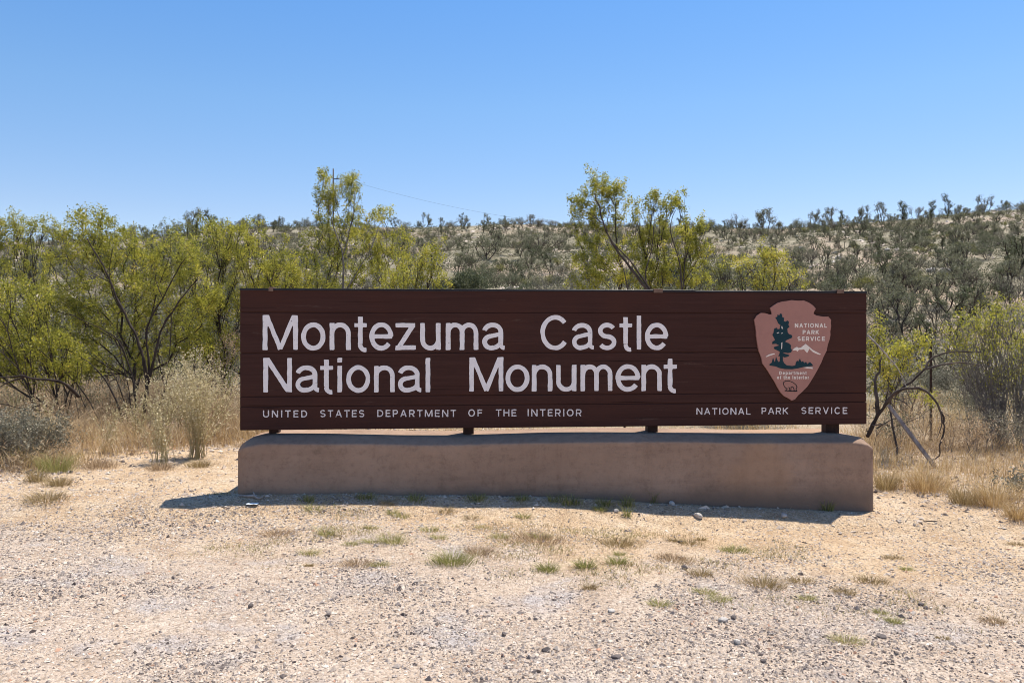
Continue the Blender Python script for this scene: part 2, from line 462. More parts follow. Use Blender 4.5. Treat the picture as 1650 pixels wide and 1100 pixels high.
W_CAP = {'I': .17, 'M': .98, 'N': .80, 'O': .86, 'D': .76, 'T': .70, 'E': .62, 'F': .60, 'S': .68, 'A': .82, 'P': .66, 'R': .72, 'H': .76, 'U': .76, 'V': .78, 'C': .80, 'K': .74, 'L': .58,
         'e': .62, 'p': .60, 'a': .58, 'r': .36, 't': .36, 'm': .92, 'n': .56, 'o': .64, 'f': .36, 'h': .56, 'i': .17, ' ': .22}
XH = .77
def glyph(ch, W, w):
    """strokes of one letter, cap height 1: list of (polyline, width), y-range"""
    h = w / 2; S = []
    def bar(*p, k=1.0): S.append((np.array(p, float), w * k))
    def arc(cx, cy, a, b, d0, d1, k=1.0, n=26):
        t = np.radians(np.linspace(d0, d1, n)); S.append((np.stack([cx + a * np.cos(t), cy + b * np.sin(t)], -1), w * k))
    top = 1.0; x = XH; lo = -.02; hi = 1.02
    def ring(H, d0=0, d1=360): arc(W / 2, H / 2, W / 2 - h, (H + .035) / 2 - h, d0, d1, n=44)
    def ess(H):
        b = (H + .035 - w) / 4; a = W / 2 - h
        arc(W / 2, H + .017 - h - b, a * .97, b, 28, 270); arc(W / 2, -.017 + h + b, a, b, 90, -152)
    def arch(x0, x1, H, b):
        arc((x0 + x1) / 2, H + .012 - h - b, (x1 - x0) / 2, b, 180, 0); bar((x1, 0), (x1, H + .012 - h - b))
    if ch == 'M': bar((h, 0), (h, 1)); bar((W - h, 0), (W - h, 1)); bar((h * 1.1, 1.08), (W / 2, .02), k=.92); bar((W - h * 1.1, 1.08), (W / 2, .02), k=.92); lo, hi = 0, 1
    elif ch == 'N': bar((h, 0), (h, 1)); bar((W - h, 0), (W - h, 1)); bar((h * .9, 1.05), (W - h * .9, -.05)); lo, hi = 0, 1
    elif ch == 'I' or ch == 'l': bar((W / 2, 0), (W / 2, 1), k=max(1, .0))
    elif ch == 'i': bar((W / 2, 0), (W / 2, x)); bar((W / 2, 1 - w * .95), (W / 2, 1))
    elif ch == 'O': ring(1)
    elif ch == 'o': ring(x)
    elif ch == 'C': ring(1, 40, 322)
    elif ch == 'S': ess(1)
    elif ch == 's': ess(x)
    elif ch == 'e': ring(x, 0, 322); bar((h * .8, x * .5), (W - h * .5, x * .5), k=.9)
    elif ch in 'nh': bar((h, 0), (h, 1 if ch == 'h' else x)); arch(h, W - h, x, .24)
    elif ch == 'r': bar((h, 0), (h, x)); arc(W * .9, x + .012 - h - .24, W * .9 - h, .24, 180, 85)
    elif ch == 'u':
        bar((W - h, 0), (W - h, x)); bar((h, x), (h, .012 + h + .22)); arc(W / 2, h - .012 + .24, W / 2 - h, .24, 180, 360)
    elif ch == 'm': bar((h, 0), (h, x)); arch(h, W / 2, x, .22); arch(W / 2, W - h, x, .22)
    elif ch == 'p': bar((h, -.26), (h, x)); ring(x); lo = -.26
    elif ch == 't':
        c = W * .46; bar((c, .16), (c, .95)); bar((0, x - h * .9), (W * .96, x - h * .9), k=.85); arc(c + .14, .15 + h - .07, .14, .15, 180, 280, k=.95)
    elif ch == 'f': c = W * .45; bar((c, 0), (c, .80)); bar((0, x - h * .9), (W * .9, x - h * .9), k=.85); arc(c + .17, .80, .17, .2 - h, 180, 75)
    elif ch == 'z': bar((0, x - h * .95), (W - .02, x - h * .95), k=.95); bar((.0, h * .95), (W, h * .95), k=.95); bar((W - h * 1.3, x - h), (h * 1.3, h)); lo, hi = 0, x
    elif ch == 'a':
        c = W * .80; bar((c, .13), (c, x * .66)); a = (c - W * .08) / 2
        arc(W * .08 + a, x * .66, a, x * .34 + .012 - h, 165, 0)
        ax, ay = W * .36, x * .29
        arc(ax, ay, ax - h, ay + .012 - h, 95, 300); bar((ax - .02, 2 * ay + .01 - h), (c, 2 * ay + .075 - h), k=.9)
        arc(ax, ay + .02, c - ax, ay + .03 - h, 268, 350); arc(c + W * .17, .15, W * .17, .15 - h * .9, 180, 265, k=.9)
    elif ch == 'T': bar((0, 1 - h), (W, 1 - h)); bar((W / 2, 0), (W / 2, 1 - h))
    elif ch in 'EFL':
        bar((h, 0), (h, 1))
        if ch != 'L': bar((h, 1 - h), (W, 1 - h)); bar((h, .52), (W * .92, .52))
        if ch != 'F': bar((h, h), (W, h))
    elif ch == 'H': bar((h, 0), (h, 1)); bar((W - h, 0), (W - h, 1)); bar((h, .52), (W - h, .52))
    elif ch == 'D': bar((h, 0), (h, 1)); r = min(.5 - h, W - w); bar((h, 1 - h), (W - h - r, 1 - h)); bar((h, h), (W - h - r, h)); arc(W - h - r, .5, r, .5 - h, -90, 90)
    elif ch in 'PR':
        bar((h, 0), (h, 1)); r = .27 - h * .5; bar((h, 1 - h), (W - h - r, 1 - h)); bar((h, .44), (W - h - r, .44)); arc(W - h - r, (1 - h + .44) / 2, r, (1 - h - .44) / 2, -90, 90)
        if ch == 'R': bar((W * .5, .46), (W - h * .9, -.03)); lo = 0
    elif ch == 'A': bar((h * .9, -.03), (W / 2, 1.02)); bar((W - h * .9, -.03), (W / 2, 1.02)); bar((W * .22, .32), (W * .78, .32), k=.9); lo, hi = 0, 1
    elif ch == 'V': bar((h * .9, 1.03), (W / 2, -.02)); bar((W - h * .9, 1.03), (W / 2, -.02)); lo, hi = 0, 1
    elif ch == 'U': bar((h, 1), (h, .33)); bar((W - h, 1), (W - h, .33)); arc(W / 2, .34, W / 2 - h, .35 - h, 180, 360)
    elif ch == 'K': bar((h, 0), (h, 1)); bar((h, .38), (W - h * .8, 1.03)); bar((W * .36, .55), (W - h * .8, -.03)); lo, hi = 0, 1
    return S, lo, hi

def put_letter(G, ch, x0, x1, ytop, ybase, w, off, thick, rough, seed, res=44):
    """one letter between photo columns x0..x1, cap line ytop and baseline ybase, with hand painted edges"""
    (u0, zb), (u1, _) = face(x0, ybase, 0), face(x1, ybase, 0)
    zt = face(x0, ytop, 0)[1]; cap = zt - zb
    W = (u1 - u0) / cap
    S, lo, hi = glyph(ch, W, w)
    d = 1.0 / res; pad = 3 * d
    gx = np.arange(-pad, W + pad + d, d); gy = np.arange((lo if lo < -.1 else 0) - pad - .03, 1 + pad + .06, d)
    X, Y = np.meshgrid(gx, gy); D = np.full(X.shape, 9.0)
    for P, ww in S:
        for k, (a, b) in enumerate(zip(P[:-1], P[1:])):
            e = b - a; L = np.linalg.norm(e) + 1e-9; e = e / L
            lx = (X - a[0]) * e[0] + (Y - a[1]) * e[1]; ly = -(X - a[0]) * e[1] + (Y - a[1]) * e[0]
            e0 = .012 if k > 0 else 0; e1 = .012 if k < len(P) - 2 else 0
            qx = np.abs(lx - (L + e1 - e0) / 2) - (L + e1 + e0) / 2; qy = np.abs(ly) - ww / 2
            D = np.minimum(D, np.hypot(np.maximum(qx, 0), np.maximum(qy, 0)) + np.minimum(np.maximum(qx, qy), 0))
    if (lo, hi) != (-.02, 1.02): D = np.maximum(D, np.maximum(lo - Y, Y - hi))
    D = D + rough * fbm(X * 7 + seed * 3.1, Y * 7, 3, seed) - .004
    ny, nx = X.shape
    i = (np.arange(ny - 1)[:, None] * nx + np.arange(nx - 1)[None, :]).ravel()
    TR = np.concatenate([np.stack([i, i + 1, i + nx + 1], -1), np.stack([i, i + nx + 1, i + nx], -1)])
    P = np.stack([X.ravel(), Y.ravel()], -1); v = D.ravel(); v = np.where(np.abs(v) < 1e-5, 1e-5, v)
    ins = v[TR] < 0; cnt = ins.sum(1); out = [P[TR[cnt == 3]]]
    def cut(a, b): t = (v[a] / (v[a] - v[b]))[:, None]; return P[a] * (1 - t) + P[b] * t
    for c in (1, 2):
        T_ = TR[cnt == c]; m = ins[cnt == c]
        odd = np.argmax(m if c == 1 else ~m, axis=1); r = np.arange(len(T_))
        a, b, cc = T_[r, odd], T_[r, (odd + 1) % 3], T_[r, (odd + 2) % 3]
        ab, ac = cut(a, b), cut(a, cc)
        if c == 1: out.append(np.stack([P[a], ab, ac], 1))
        else: out += [np.stack([ab, P[b], P[cc]], 1), np.stack([ab, P[cc], ac], 1)]
    A = np.concatenate(out).reshape(-1, 2)
    uq, inv = np.unique(np.round(A * 2e4).astype(np.int64), axis=0, return_inverse=True); inv = inv.ravel()
    Q = np.zeros((len(uq), 2)); Q[inv] = A; T = inv.reshape(-1, 3)
    T = T[(T[:, 0] != T[:, 1]) & (T[:, 1] != T[:, 2]) & (T[:, 0] != T[:, 2])]
    sheet(G, Q * cap + np.array([u0, zb]), T, off, thick)

def put_word(G, txt, x0, x1, ytop, ybase, w, off, thick, rough, seed, res=26, gap=None):
    cap = ybase - ytop
    Ws = [W_CAP[c] for c in txt]; tot = (x1 - x0) / cap; g = .24 if gap is None else gap
    k = (tot - g * (len(txt) - 1)) / sum(Ws)
    if k > 1.12 or k < .75:
        k = min(max(k, .75), 1.12); g = (tot - k * sum(Ws)) / max(1, len(txt) - 1)
    x = x0
    for n_, (c, W) in enumerate(zip(txt, Ws)):
        ww = W * k if c not in 'Ii' else w * 1.0
        if c != ' ': put_letter(G, c, x + (W * k - ww) / 2 * cap, x + (W * k + ww) / 2 * cap, ytop, ybase, w, off, thick, rough, seed + n_, res)
        x += (W * k + g) * cap

def sheet(G, Q, T, off, thick):
    """solid from a flat triangulated outline: front face at -off-thick, sides back to -off"""
    n = len(Q)
    front = np.stack([Q[:, 0], np.full(n, -off - thick), Q[:, 1]], -1)
    back = np.stack([Q[:, 0], np.full(n, -off), Q[:, 1]], -1)
    e = np.concatenate([T[:, [0, 1]], T[:, [1, 2]], T[:, [2, 0]]])
    s = {}
    for p, q in e.tolist():
        if (q, p) in s: del s[(q, p)]
        else: s[(p, q)] = 1
    side = np.array([(p, p + n, q + n, q) for p, q in s]) if s else None
    G.add(np.concatenate([front, back]), tris=T, quads=side)

def tess(poly):
    from mathutils.geometry import tessellate_polygon
    from mathutils import Vector
    P = np.array(poly, float)
    T = np.array(tessellate_polygon([[Vector((x, y, 0)) for x, y in poly]]))
    a = (P[T[:, 1]] - P[T[:, 0]]); b = (P[T[:, 2]] - P[T[:, 0]])
    flip = (a[:, 0] * b[:, 1] - a[:, 1] * b[:, 0]) < 0
    T[flip] = T[flip][:, ::-1]
    return P, T

SIGN = empty("park_sign", (MID[0], MID[1], 0), YAW)
tag(SIGN, "long brown timber park sign with pale lettering on a low brown stucco base", "sign")
ZB, ZT = .640, 1.842          # bottom and top of the timber face

def build_panel():
    G = Geo()
    seams = [ZB]
    for py in (655, 639, 569, 503):
        seams.append(face(392, py)[1])
    seams.append(ZT)
    rng = np.random.default_rng(3)
    for a, b in zip(seams[:-1], seams[1:]):
        # every timber is its own beveled beam with slightly uneven edges
        nseg = 60
        us = np.linspace(-HALF, HALF, nseg)
        g0 = .0006 + .0045 * np.abs(fbm(us * 1.7, us * 0 + a * 30, 3, 4)) if a > ZB else np.zeros(nseg)
        g1 = .0006 + .0045 * np.abs(fbm(us * 1.9, us * 0 + b * 30, 3, 8)) if b < ZT else np.zeros(nseg)
        dy = fbm(us * .6, us * 0 + a * 20, 2, 9) * .004 + rng.uniform(-.0012, .0012)
        bev = .004
        prof = []
        for k, u in enumerate(us):
            z0, z1, f = a + g0[k], b - g1[k], dy[k]
            prof.append([(u, f + bev, z0), (u, f, z0 + bev), (u, f, z1 - bev), (u, f + bev, z1), (u, .11, z1), (u, .11, z0)])
        V = np.array(prof).reshape(-1, 3); m_ = 6
        i = np.arange(nseg - 1)[:, None] * m_; j = np.arange(m_)[None, :]; jn = (j + 1) % m_
        Q = np.stack([i + j, i + m_ + j, i + m_ + jn, i + jn], -1).reshape(-1, 4)
        T = [(0, k, k + 1) for k in range(1, 5)] + [((nseg - 1) * 6, (nseg - 1) * 6 + k + 1, (nseg - 1) * 6 + k) for k in range(1, 5)]
        G.add(V, tris=T, quads=Q)
    G.box(-HALF + .006, HALF - .006, .012, .104, ZB + .004, ZT - .004)  # unseen backing, added to stop light coming through the seams
    return G.build("panel", M['wood'], SIGN)
PANEL = build_panel()

def build_base():
    # swept stucco block with a rounded, slightly wavy top and rounded ends
    n = 90
    us = np.linspace(face(383, 750, .20)[0] - .005, face(1406, 750, .20)[0] + .02, n)
    y0, y1 = -.21, .40
    r = .05
    V = []
    prof_n = None
    for u in us:
        d = min(u - us[0], us[-1] - u)
        drop = .032 * (1 - sstep(0, .26, d)) ** 1.3 + (0 if d > .03 else .03 - math.sqrt(max(.03 ** 2 - (.03 - d) ** 2, 0)))
        top = np.interp(u, [-HALF, 0, HALF], [.592, .575, .557]) + .007 * math.sin(u * 2.1 + .4) + .008 * float(fbm(np.array([u * .9]), np.array([.3]), 3, 31)[0]) - drop
        inset = .03 - math.sqrt(max(.03 ** 2 - (.03 - min(d, .03)) ** 2, 0))
        wob = .012 * float(fbm(np.array([u * .8]), np.array([4.3]), 2, 33)[0])
        a, b = y0 + inset + wob, y1 - inset
        e = .006 * float(fbm(np.array([u * 3.1]), np.array([9.3]), 3, 35)[0])
        P = [(a, -.42), (a + .004, .0), (a + .006, .18), (a + .008, .34), (a + .010, top - .075), (a + .010, top - .058 + e), (a + .0125, top - .051 + e), (a + .018, top - .045 + e), (a + .030, top - .040 + e), (a + .075, top - .022), (a + .13, top - .008)]
        r = .14
        for k in range(0, 6): P.append((a + .01 + r + (b - .03 - a - .01 - r) * k / 5, top + .004 * math.sin(k * 1.3 + u * 3)))
        for k in range(1, 8):
            th = k / 8 * math.pi / 2
            P.append((b - .03 + .03 * math.sin(th), top - .03 * (1 - math.cos(th))))
        P += [(b, .34), (b, .0), (b, -.42)]
        prof_n = len(P)
        V += [(u, p[0], p[1]) for p in P]
    m_ = prof_n
    i = np.arange(n - 1)[:, None] * m_; j = np.arange(m_ - 1)[None, :]
    Q = np.stack([i + j, i + m_ + j, i + m_ + j + 1, i + j + 1], -1).reshape(-1, 4)
    T = [(0, k, k + 1) for k in range(1, m_ - 1)] + [((n - 1) * m_, (n - 1) * m_ + k + 1, (n - 1) * m_ + k) for k in range(1, m_ - 1)]
    return link("base", mesh("base", V, T, Q, None, [M['stucco']], smooth=True), SIGN)
build_base()

for px, wpx in ((441, 15), (755, 17), (1052, 17), (1342, 23)):
    u, _ = face(px, 695, -.112); wd_ = wpx / F * 7.05
    G = Geo(); G.box(u - wd_ / 2, u + wd_ / 2, .112, .215, .50, ZT - .01, bev=.006)
    G.build("post", M['post'], SIGN)
# flashing along the top edge, in two lengths, and the brackets that hold it
uj = face(1120, 470)[0]
for a, b, dz in ((-HALF - .004, uj - .001, 0.0), (uj + .001, HALF + .004, -.004)):
    G = Geo()
    G.box(a, b, -.006, .118, ZT + .002 + dz, ZT + .012 + dz, bev=.002)
    G.box(a, b, -.0065, -.0035, ZT - .006 + dz, ZT + .0015 + dz)
    G.build("flashing", M['cap'], SIGN)
for px, w in ((437, 7), (1060, 15), (1353, 12)):
    u, _ = face(px, 468, 0); w = w / F * 7
    G = Geo(); G.box(u - w / 2, u + w / 2, -.012, .10, ZT + .0125, ZT + .022, bev=.002)
    G.box(u - w / 2, u + w / 2, -.016, -.0125, ZT - .014, ZT + .0205)
    G.build("bracket", M['clip'], SIGN)

Z1 = lambda v: 370 + v * 530 / 1650
Z2 = lambda v: 880 + v * 540 / 1650
BIG = [[('M', Z1(167), Z1(342)), ('o', Z1(360), Z1(480)), ('n', Z1(503), Z1(607)), ('t', Z1(627), Z1(690)), ('e', Z1(702), Z1(820)), ('z', Z1(833), Z1(934)), ('u', Z1(957), Z1(1058)), ('m', Z1(1085), Z1(1247)), ('a', Z1(1268), Z1(1383))],
       [('C', 871, Z2(115)), ('a', Z2(128), Z2(238)), ('s', Z2(255), Z2(345)), ('t', Z2(362), Z2(425)), ('l', Z2(446), Z2(467)), ('e', Z2(487), Z2(600))],
       [('N', Z1(170), Z1(312)), ('a', Z1(332), Z1(452)), ('t', Z1(455), Z1(522)), ('i', Z1(540), Z1(565)), ('o', Z1(586), Z1(705)), ('n', Z1(725), Z1(828)), ('a', Z1(845), Z1(965)), ('l', Z1(983), Z1(1006))],
       [('M', Z1(1203), Z1(1372)), ('o', Z1(1385), Z1(1503)), ('n', Z1(1517), Z2(30)), ('u', Z2(50), Z2(148)), ('m', Z2(170), Z2(325)), ('e', Z2(342), Z2(462)), ('n', Z2(470), Z2(568)), ('t', Z2(580), Z2(645))]]
for k, (word, yt, yb) in enumerate(zip(BIG, (507.8, 508.6, 576.8, 575.8), (563.3, 562.8, 631.4, 630.2))):
    G = Geo()
    for n_, (c, a, b) in enumerate(word):
        put_letter(G, c, a, b, yt - (.0 if k != 3 else (a - 757) / 333 * .8), yb - (0 if k != 3 else (a - 757) / 333 * .8), 
                   .127, -.004, .008, .013, 11 * k + n_ + 1)
    G.build("lettering", M['letters'], SIGN)
W3 = [("UNITED", 424, 495), ("STATES", 516, 587), ("DEPARTMENT", 608, 735), ("OF", 754.5, 777), ("THE", 799, 832), ("INTERIOR", 850, 937)]
for k, (w_, a, b) in enumerate(W3):
    G = Geo(); sl = (a - 424) / 513 * 2.2
    put_word(G, w_, a, b, 660.8 - sl, 672.0 - sl, .150, -.004, .007, .035, 60 + 9 * k)
    G.build("lettering", M['letters_worn'], SIGN)
W4 = [("NATIONAL", 1122, 1209), ("PARK", 1227, 1270), ("SERVICE", 1291, 1365)]
for k, (w_, a, b) in enumerate(W4):
    G = Geo(); sl = (a - 1122) / 243 * 1.6
    put_word(G, w_, a, b, 657.0 - sl, 667.6 - sl, .150, -.004, .007, .035, 160 + 9 * k)
    G.build("lettering", M['letters_worn'], SIGN)

# the arrowhead emblem: coordinates measured on an enlargement (984 px wide) of the photograph
def ez(x, y, off): return face(1190 + x / 5.788, 470 + y / 5.788, off)
def motif(name, polys, mat, parent, off, thick):
    G = Geo()
    for poly in polys:
        P, T = tess([ez(x, y, off) for x, y in poly])
        sheet(G, P, T, off - thick * .0, thick)
    return G.build(name, mat, parent)
ARROW = [(490, 78), (545, 84), (600, 82), (628, 92), (655, 105), (690, 130), (714, 158), (698, 185), (692, 205), (720, 222), (750, 226), (780, 232), (830, 232), (856, 262), (853, 290), (857, 320), (848, 370), (850, 400), (843, 440), (826, 490), (814, 550), (788, 600), (764, 660), (733, 720), (702, 775), (663, 840), (632, 885), (588, 930), (550, 962), (520, 1000), (490, 1012), (455, 988), (420, 972), (385, 935), (358, 890), (332, 840), (288, 770), (257, 720), (218, 668), (207, 610), (183, 550), (170, 480), (160, 410), (159, 365), (150, 310), (142, 262), (165, 222), (205, 197), (245, 200), (275, 210), (303, 212), (301, 190), (289, 152), (320, 128), (360, 103), (410, 90), (450, 86)]
EMB = motif("emblem", [ARROW], M['emblem'], SIGN, .0, .016)
TREE = [(397, 203), (406, 215), (408, 235), (425, 245), (422, 275), (440, 280), (455, 268), (470, 280), (465, 310), (476, 325), (455, 345), (457, 375), (470, 395), (499, 405), (501, 428), (470, 440), (440, 455), (437, 468), (470, 480), (490, 500), (485, 520), (498, 545), (490, 565), (460, 572), (420, 565), (418, 572), (475, 590), (465, 603), (430, 612), (413, 605), (413, 640), (425, 665), (450, 685), (500, 692), (530, 685), (535, 660), (548, 640), (556, 655), (562, 640), (573, 622), (585, 655), (600, 645), (613, 665), (630, 652), (640, 675), (655, 662), (667, 655), (680, 668), (697, 690), (640, 697), (600, 702), (560, 712), (500, 722), (430, 720), (380, 710), (345, 695), (290, 688), (288, 675), (310, 660), (322, 615), (333, 645), (339, 658), (350, 605), (363, 640), (373, 655), (385, 650), (386, 600), (370, 600), (380, 585), (386, 560), (350, 540), (328, 530), (333, 515), (380, 500), (350, 485), (313, 488), (316, 465), (342, 450), (330, 430), (316, 400), (325, 385), (333, 345), (355, 335), (365, 350), (385, 345), (390, 310), (370, 295), (358, 265), (343, 240), (362, 232), (363, 212), (380, 220), (388, 205)]
motif("tree_motif", [TREE], M['emblem_green'], EMB, .0165, .002)
MTN = [(505, 540), (525, 522), (545, 513), (560, 524), (580, 520), (625, 485), (650, 505), (690, 540), (745, 570), (767, 580), (760, 588), (720, 575), (690, 560), (660, 530), (655, 542), (640, 570), (622, 552), (610, 535), (590, 540), (562, 540), (550, 557), (535, 545), (510, 546)]
motif("mountain_motif", [MTN], M['emblem_white'], EMB, .0165, .002)
motif("foothill_motif", [[(252, 604), (285, 583), (335, 573), (339, 580), (290, 596), (260, 608)]], M['emblem_white'], EMB, .0165, .002)
motif("water_motif", [[(600, 706), (640, 700), (699, 703), (688, 710), (696, 719), (640, 713)]], M['emblem_white'], EMB, .0188, .0015)
for hl in [[(399, 330), (405, 316), (412, 345), (404, 346)], [(398, 530), (400, 475), (408, 470), (406, 520), (402, 535)], [(355, 384), (375, 376), (379, 382), (360, 389)], [(398, 385), (410, 380), (412, 386), (400, 392)]]: motif("trunk_highlight", [hl], M['emblem_white'], EMB, .0188, .002)
def ewy(y): return 470 + y / 5.788
def ewx(x): return 1190 + x / 5.788
for k, (t_, x0, x1, y0, y1) in enumerate([("NATIONAL", 517, 815, 294, 334), ("PARK", 590, 742, 357, 395), ("SERVICE", 542, 796, 418, 457), ("Department", 372, 627, 740, 770), ("of the Interior", 352, 648, 781, 812)]):
    G = Geo(); put_word(G, t_, ewx(x0), ewx(x1), ewy(y0), ewy(y1), .205, .0165, .002, .02, 300 + 20 * k, 20, .26)
    G.build("emblem_lettering", M['emblem_white'], EMB)
def stroke(pts, w):
    out = []
    P = np.array(pts, float)
    for a, b in zip(P[:-1], P[1:]):
        d = b - a; d /= np.linalg.norm(d) + 1e-9; nn = np.array([-d[1], d[0]]) * w / 2
        a2, b2 = a - d * w * .3, b + d * w * .3
        out.append([tuple(a2 + nn), tuple(b2 + nn), tuple(b2 - nn), tuple(a2 - nn)])
    return out
BIS = [(441, 918), (455, 902), (440, 896), (426, 880), (418, 860), (421, 842), (440, 831), (475, 831), (510, 846), (535, 866), (545, 886), (537, 906), (541, 924), (520, 925), (515, 900), (505, 884), (490, 890), (488, 920), (470, 922), (478, 900), (468, 890)]
motif("bison_motif", stroke(BIS, 6) + stroke([(434, 921), (470, 924), (510, 926), (545, 925)], 9), M['emblem_black'], EMB, .0165, .002)

# ------------------------------------------------------------------ shrubs: branching skeleton grown to a crown envelope
def skeleton(base, targets, bf, rng, seg=.35, jit=.06, sag=0.0, stems=1, ring=.2):
    nodes = [np.asarray(base, float)]; parent = [-1]; plen = [0.0]
    for q in range(stems - 1):
        a = rng.uniform(0, 6.28)
        nodes.append(np.asarray(base, float) + np.array([math.cos(a) * ring * rng.uniform(.4, 1), math.sin(a) * ring * rng.uniform(.4, 1), 0])); parent.append(0); plen.append(0.0)
    T = np.asarray(targets, float); n = len(T)
    DD = np.stack([np.linalg.norm(T - q, axis=1) for q in nodes]); cost = DD.min(0); best = DD.argmin(0); alive = np.ones(n, bool); tip = np.zeros(n, int)
    for _ in range(n):
        k = int(np.argmin(np.where(alive, cost, 1e9))); alive[k] = False
        p = best[k]; A = nodes[p]; B = T[k]; L = np.linalg.norm(B - A)
        m = max(1, int(math.ceil(L / seg)))
        new = []
        for s in range(1, m + 1):
            t = s / m
            P = A * (1 - t) + B * t
            if s < m: P = P + rng.normal(0, jit * L / m * 1.6, 3); P[2] -= sag * L * t * (1 - t)
            nodes.append(P); parent.append(p); plen.append(plen[p] + L / m); p = len(nodes) - 1; new.append(p)
        tip[k] = p
        for q in new:
            d = np.linalg.norm(T - nodes[q], axis=1)
            dz = T[:, 2] - nodes[q][2]
            c = d + bf * plen[q] + np.where(dz < 0, -dz * .8, 0)
            u = c < cost; cost[u] = c[u]; best[u] = q
    return np.array(nodes), np.array(parent), tip

def branch_geo(nodes, parent, r0, pw, sides=5, rmax=.06):
    n = len(nodes); cnt = np.zeros(n); has = np.zeros(n, bool)
    for i in range(n - 1, 0, -1):
        if not has[i]: cnt[i] = 1
        cnt[parent[i]] += cnt[i]; has[parent[i]] = True
    r = np.minimum(r0 * cnt ** pw, rmax)
    A = nodes[parent[1:]]; B = nodes[1:]; ra = np.minimum(r[parent[1:]], r[1:] * 1.35); rb = r[1:]
    d = B - A; d = d / (np.linalg.norm(d, axis=1, keepdims=True) + 1e-9)
    ref = np.where(np.abs(d[:, 2:3]) > .9, np.array([[1., 0, 0]]), np.array([[0, 0, 1.]]))
    u = np.cross(d, ref); u /= np.linalg.norm(u, axis=1, keepdims=True) + 1e-9; v = np.cross(d, u)
    th = np.arange(sides) / sides * 2 * math.pi
    ring = np.cos(th)[None, :, None] * u[:, None, :] + np.sin(th)[None, :, None] * v[:, None, :]
    V = np.concatenate([A[:, None] + ring * ra[:, None, None], (B + d * rb[:, None] * .4)[:, None] + ring * rb[:, None, None]], 1)
    m = len(A); i = np.arange(m)[:, None] * 2 * sides; j = np.arange(sides)[None, :]; jn = (j + 1) % sides
    Q = np.stack([i + j, i + jn, i + sides + jn, i + sides + j], -1).reshape(-1, 4)
    return V.reshape(-1, 3), Q

def leaf_geo(C, size, rng, tone, up=.3, aspect=.5):
    """one small folded diamond per centre"""
    n = len(C)
    d = rng.normal(0, 1, (n, 3)); d[:, 2] += up; d /= np.linalg.norm(d, axis=1, keepdims=True)
    w = rng.normal(0, 1, (n, 3)); w -= d * (w * d).sum(1, keepdims=True); w /= np.linalg.norm(w, axis=1, keepdims=True)
    s = (np.asarray(size) * rng.uniform(.6, 1.35, n))[:, None]
    V = np.stack([C - d * s * .5, C + w * s * aspect * .5, C + d * s * .5, C - w * s * aspect * .5], 1).reshape(-1, 3)
    Q = np.arange(n * 4).reshape(-1, 4)
    return V, Q, np.repeat(tone, 4)

def blob_points(blobs, Y, depth, rng, mult=1.0):
    """blobs (px, py, rx, ry, n) in the photo at distance Y -> target points, denser to the outside and top"""
    P = []
    for b in blobs:
        px, py, rx, ry, n = b[:5]; n = int(n * mult); yy = Y + (b[5] if len(b) > 5 else 0)
        c = at(px, py, yy); k = yy / F
        d = rng.normal(0, 1, (n, 3)); d /= np.linalg.norm(d, axis=1, keepdims=True)
        rad = rng.uniform(.15, 1, n)[:, None] ** .45
        P.append(c + d * rad * np.array([rx * k, min(depth, max(rx, ry) * k * 1.1), ry * k]))
    return np.concatenate(P)

def creosote(name, label, base_px, base_Y, blobs, depth, seed, leaves=26, leaf=.027, spread=.060, bf=1.0, mat='creo', bark='bark', seg=.3, r0=.0025, dens=1.0, twigs=True, group=None, tone_shift=0.0, pw=.40, extra=None, jit=.07, stems=9, ring=.42, yoff=.3, mult=1.22):
    rng = np.random.default_rng(seed)
    bx = (base_px - CX) / F * base_Y; bz = gz(bx, base_Y)
    base = np.array([bx, base_Y, bz - .04])
    T = blob_points(blobs, base_Y + yoff, depth, rng, mult)
    T = T + rng.normal(0, .05, T.shape)
    up = rng.random(len(T)) < .12; T[up, 2] += rng.uniform(.04, .13, up.sum())
    T = T[T[:, 2] > bz + .12]
    nodes, par, tip = skeleton(base, T, bf, rng, seg, jit, 0, stems, ring)
    root = empty(name, (bx, base_Y, bz))
    off = np.array([bx, base_Y, bz])
    V, Q = branch_geo(nodes, par, r0, pw)
    link("branches", mesh("branches", V - off, None, Q, None, [M[bark]], smooth=True), root)
    # leaf sprays: short upward fans around every tip
    C = []; tn = []
    K = rng.poisson(leaves * dens * 2.6, len(T)) + 2
    for t, k in zip(T, K):
        ax = rng.normal(0, .7, 3); ax[2] = abs(ax[2]) + .7; ax /= np.linalg.norm(ax)
        s = rng.uniform(-.3, 1.0, (k, 1))
        q = t + ax * s * spread * 2.0 + rng.normal(0, spread * .5, (k, 3)) * np.array([1.1, 1.1, .8])
        C.append(q); tn.append(np.clip(rng.normal(.44 + tone_shift, .24, k) + rng.normal(0, .17), 0, 1))
    C = np.concatenate(C); tn = np.concatenate(tn)
    V, Q, tt = leaf_geo(C, leaf, rng, tn, .5, .55)
    link("foliage", mesh("foliage", V - off, None, Q, tt, [M[mat]]), root)
    tag(root, label, "shrub", group)
    return root

GC = "creosote bushes growing behind the sign"
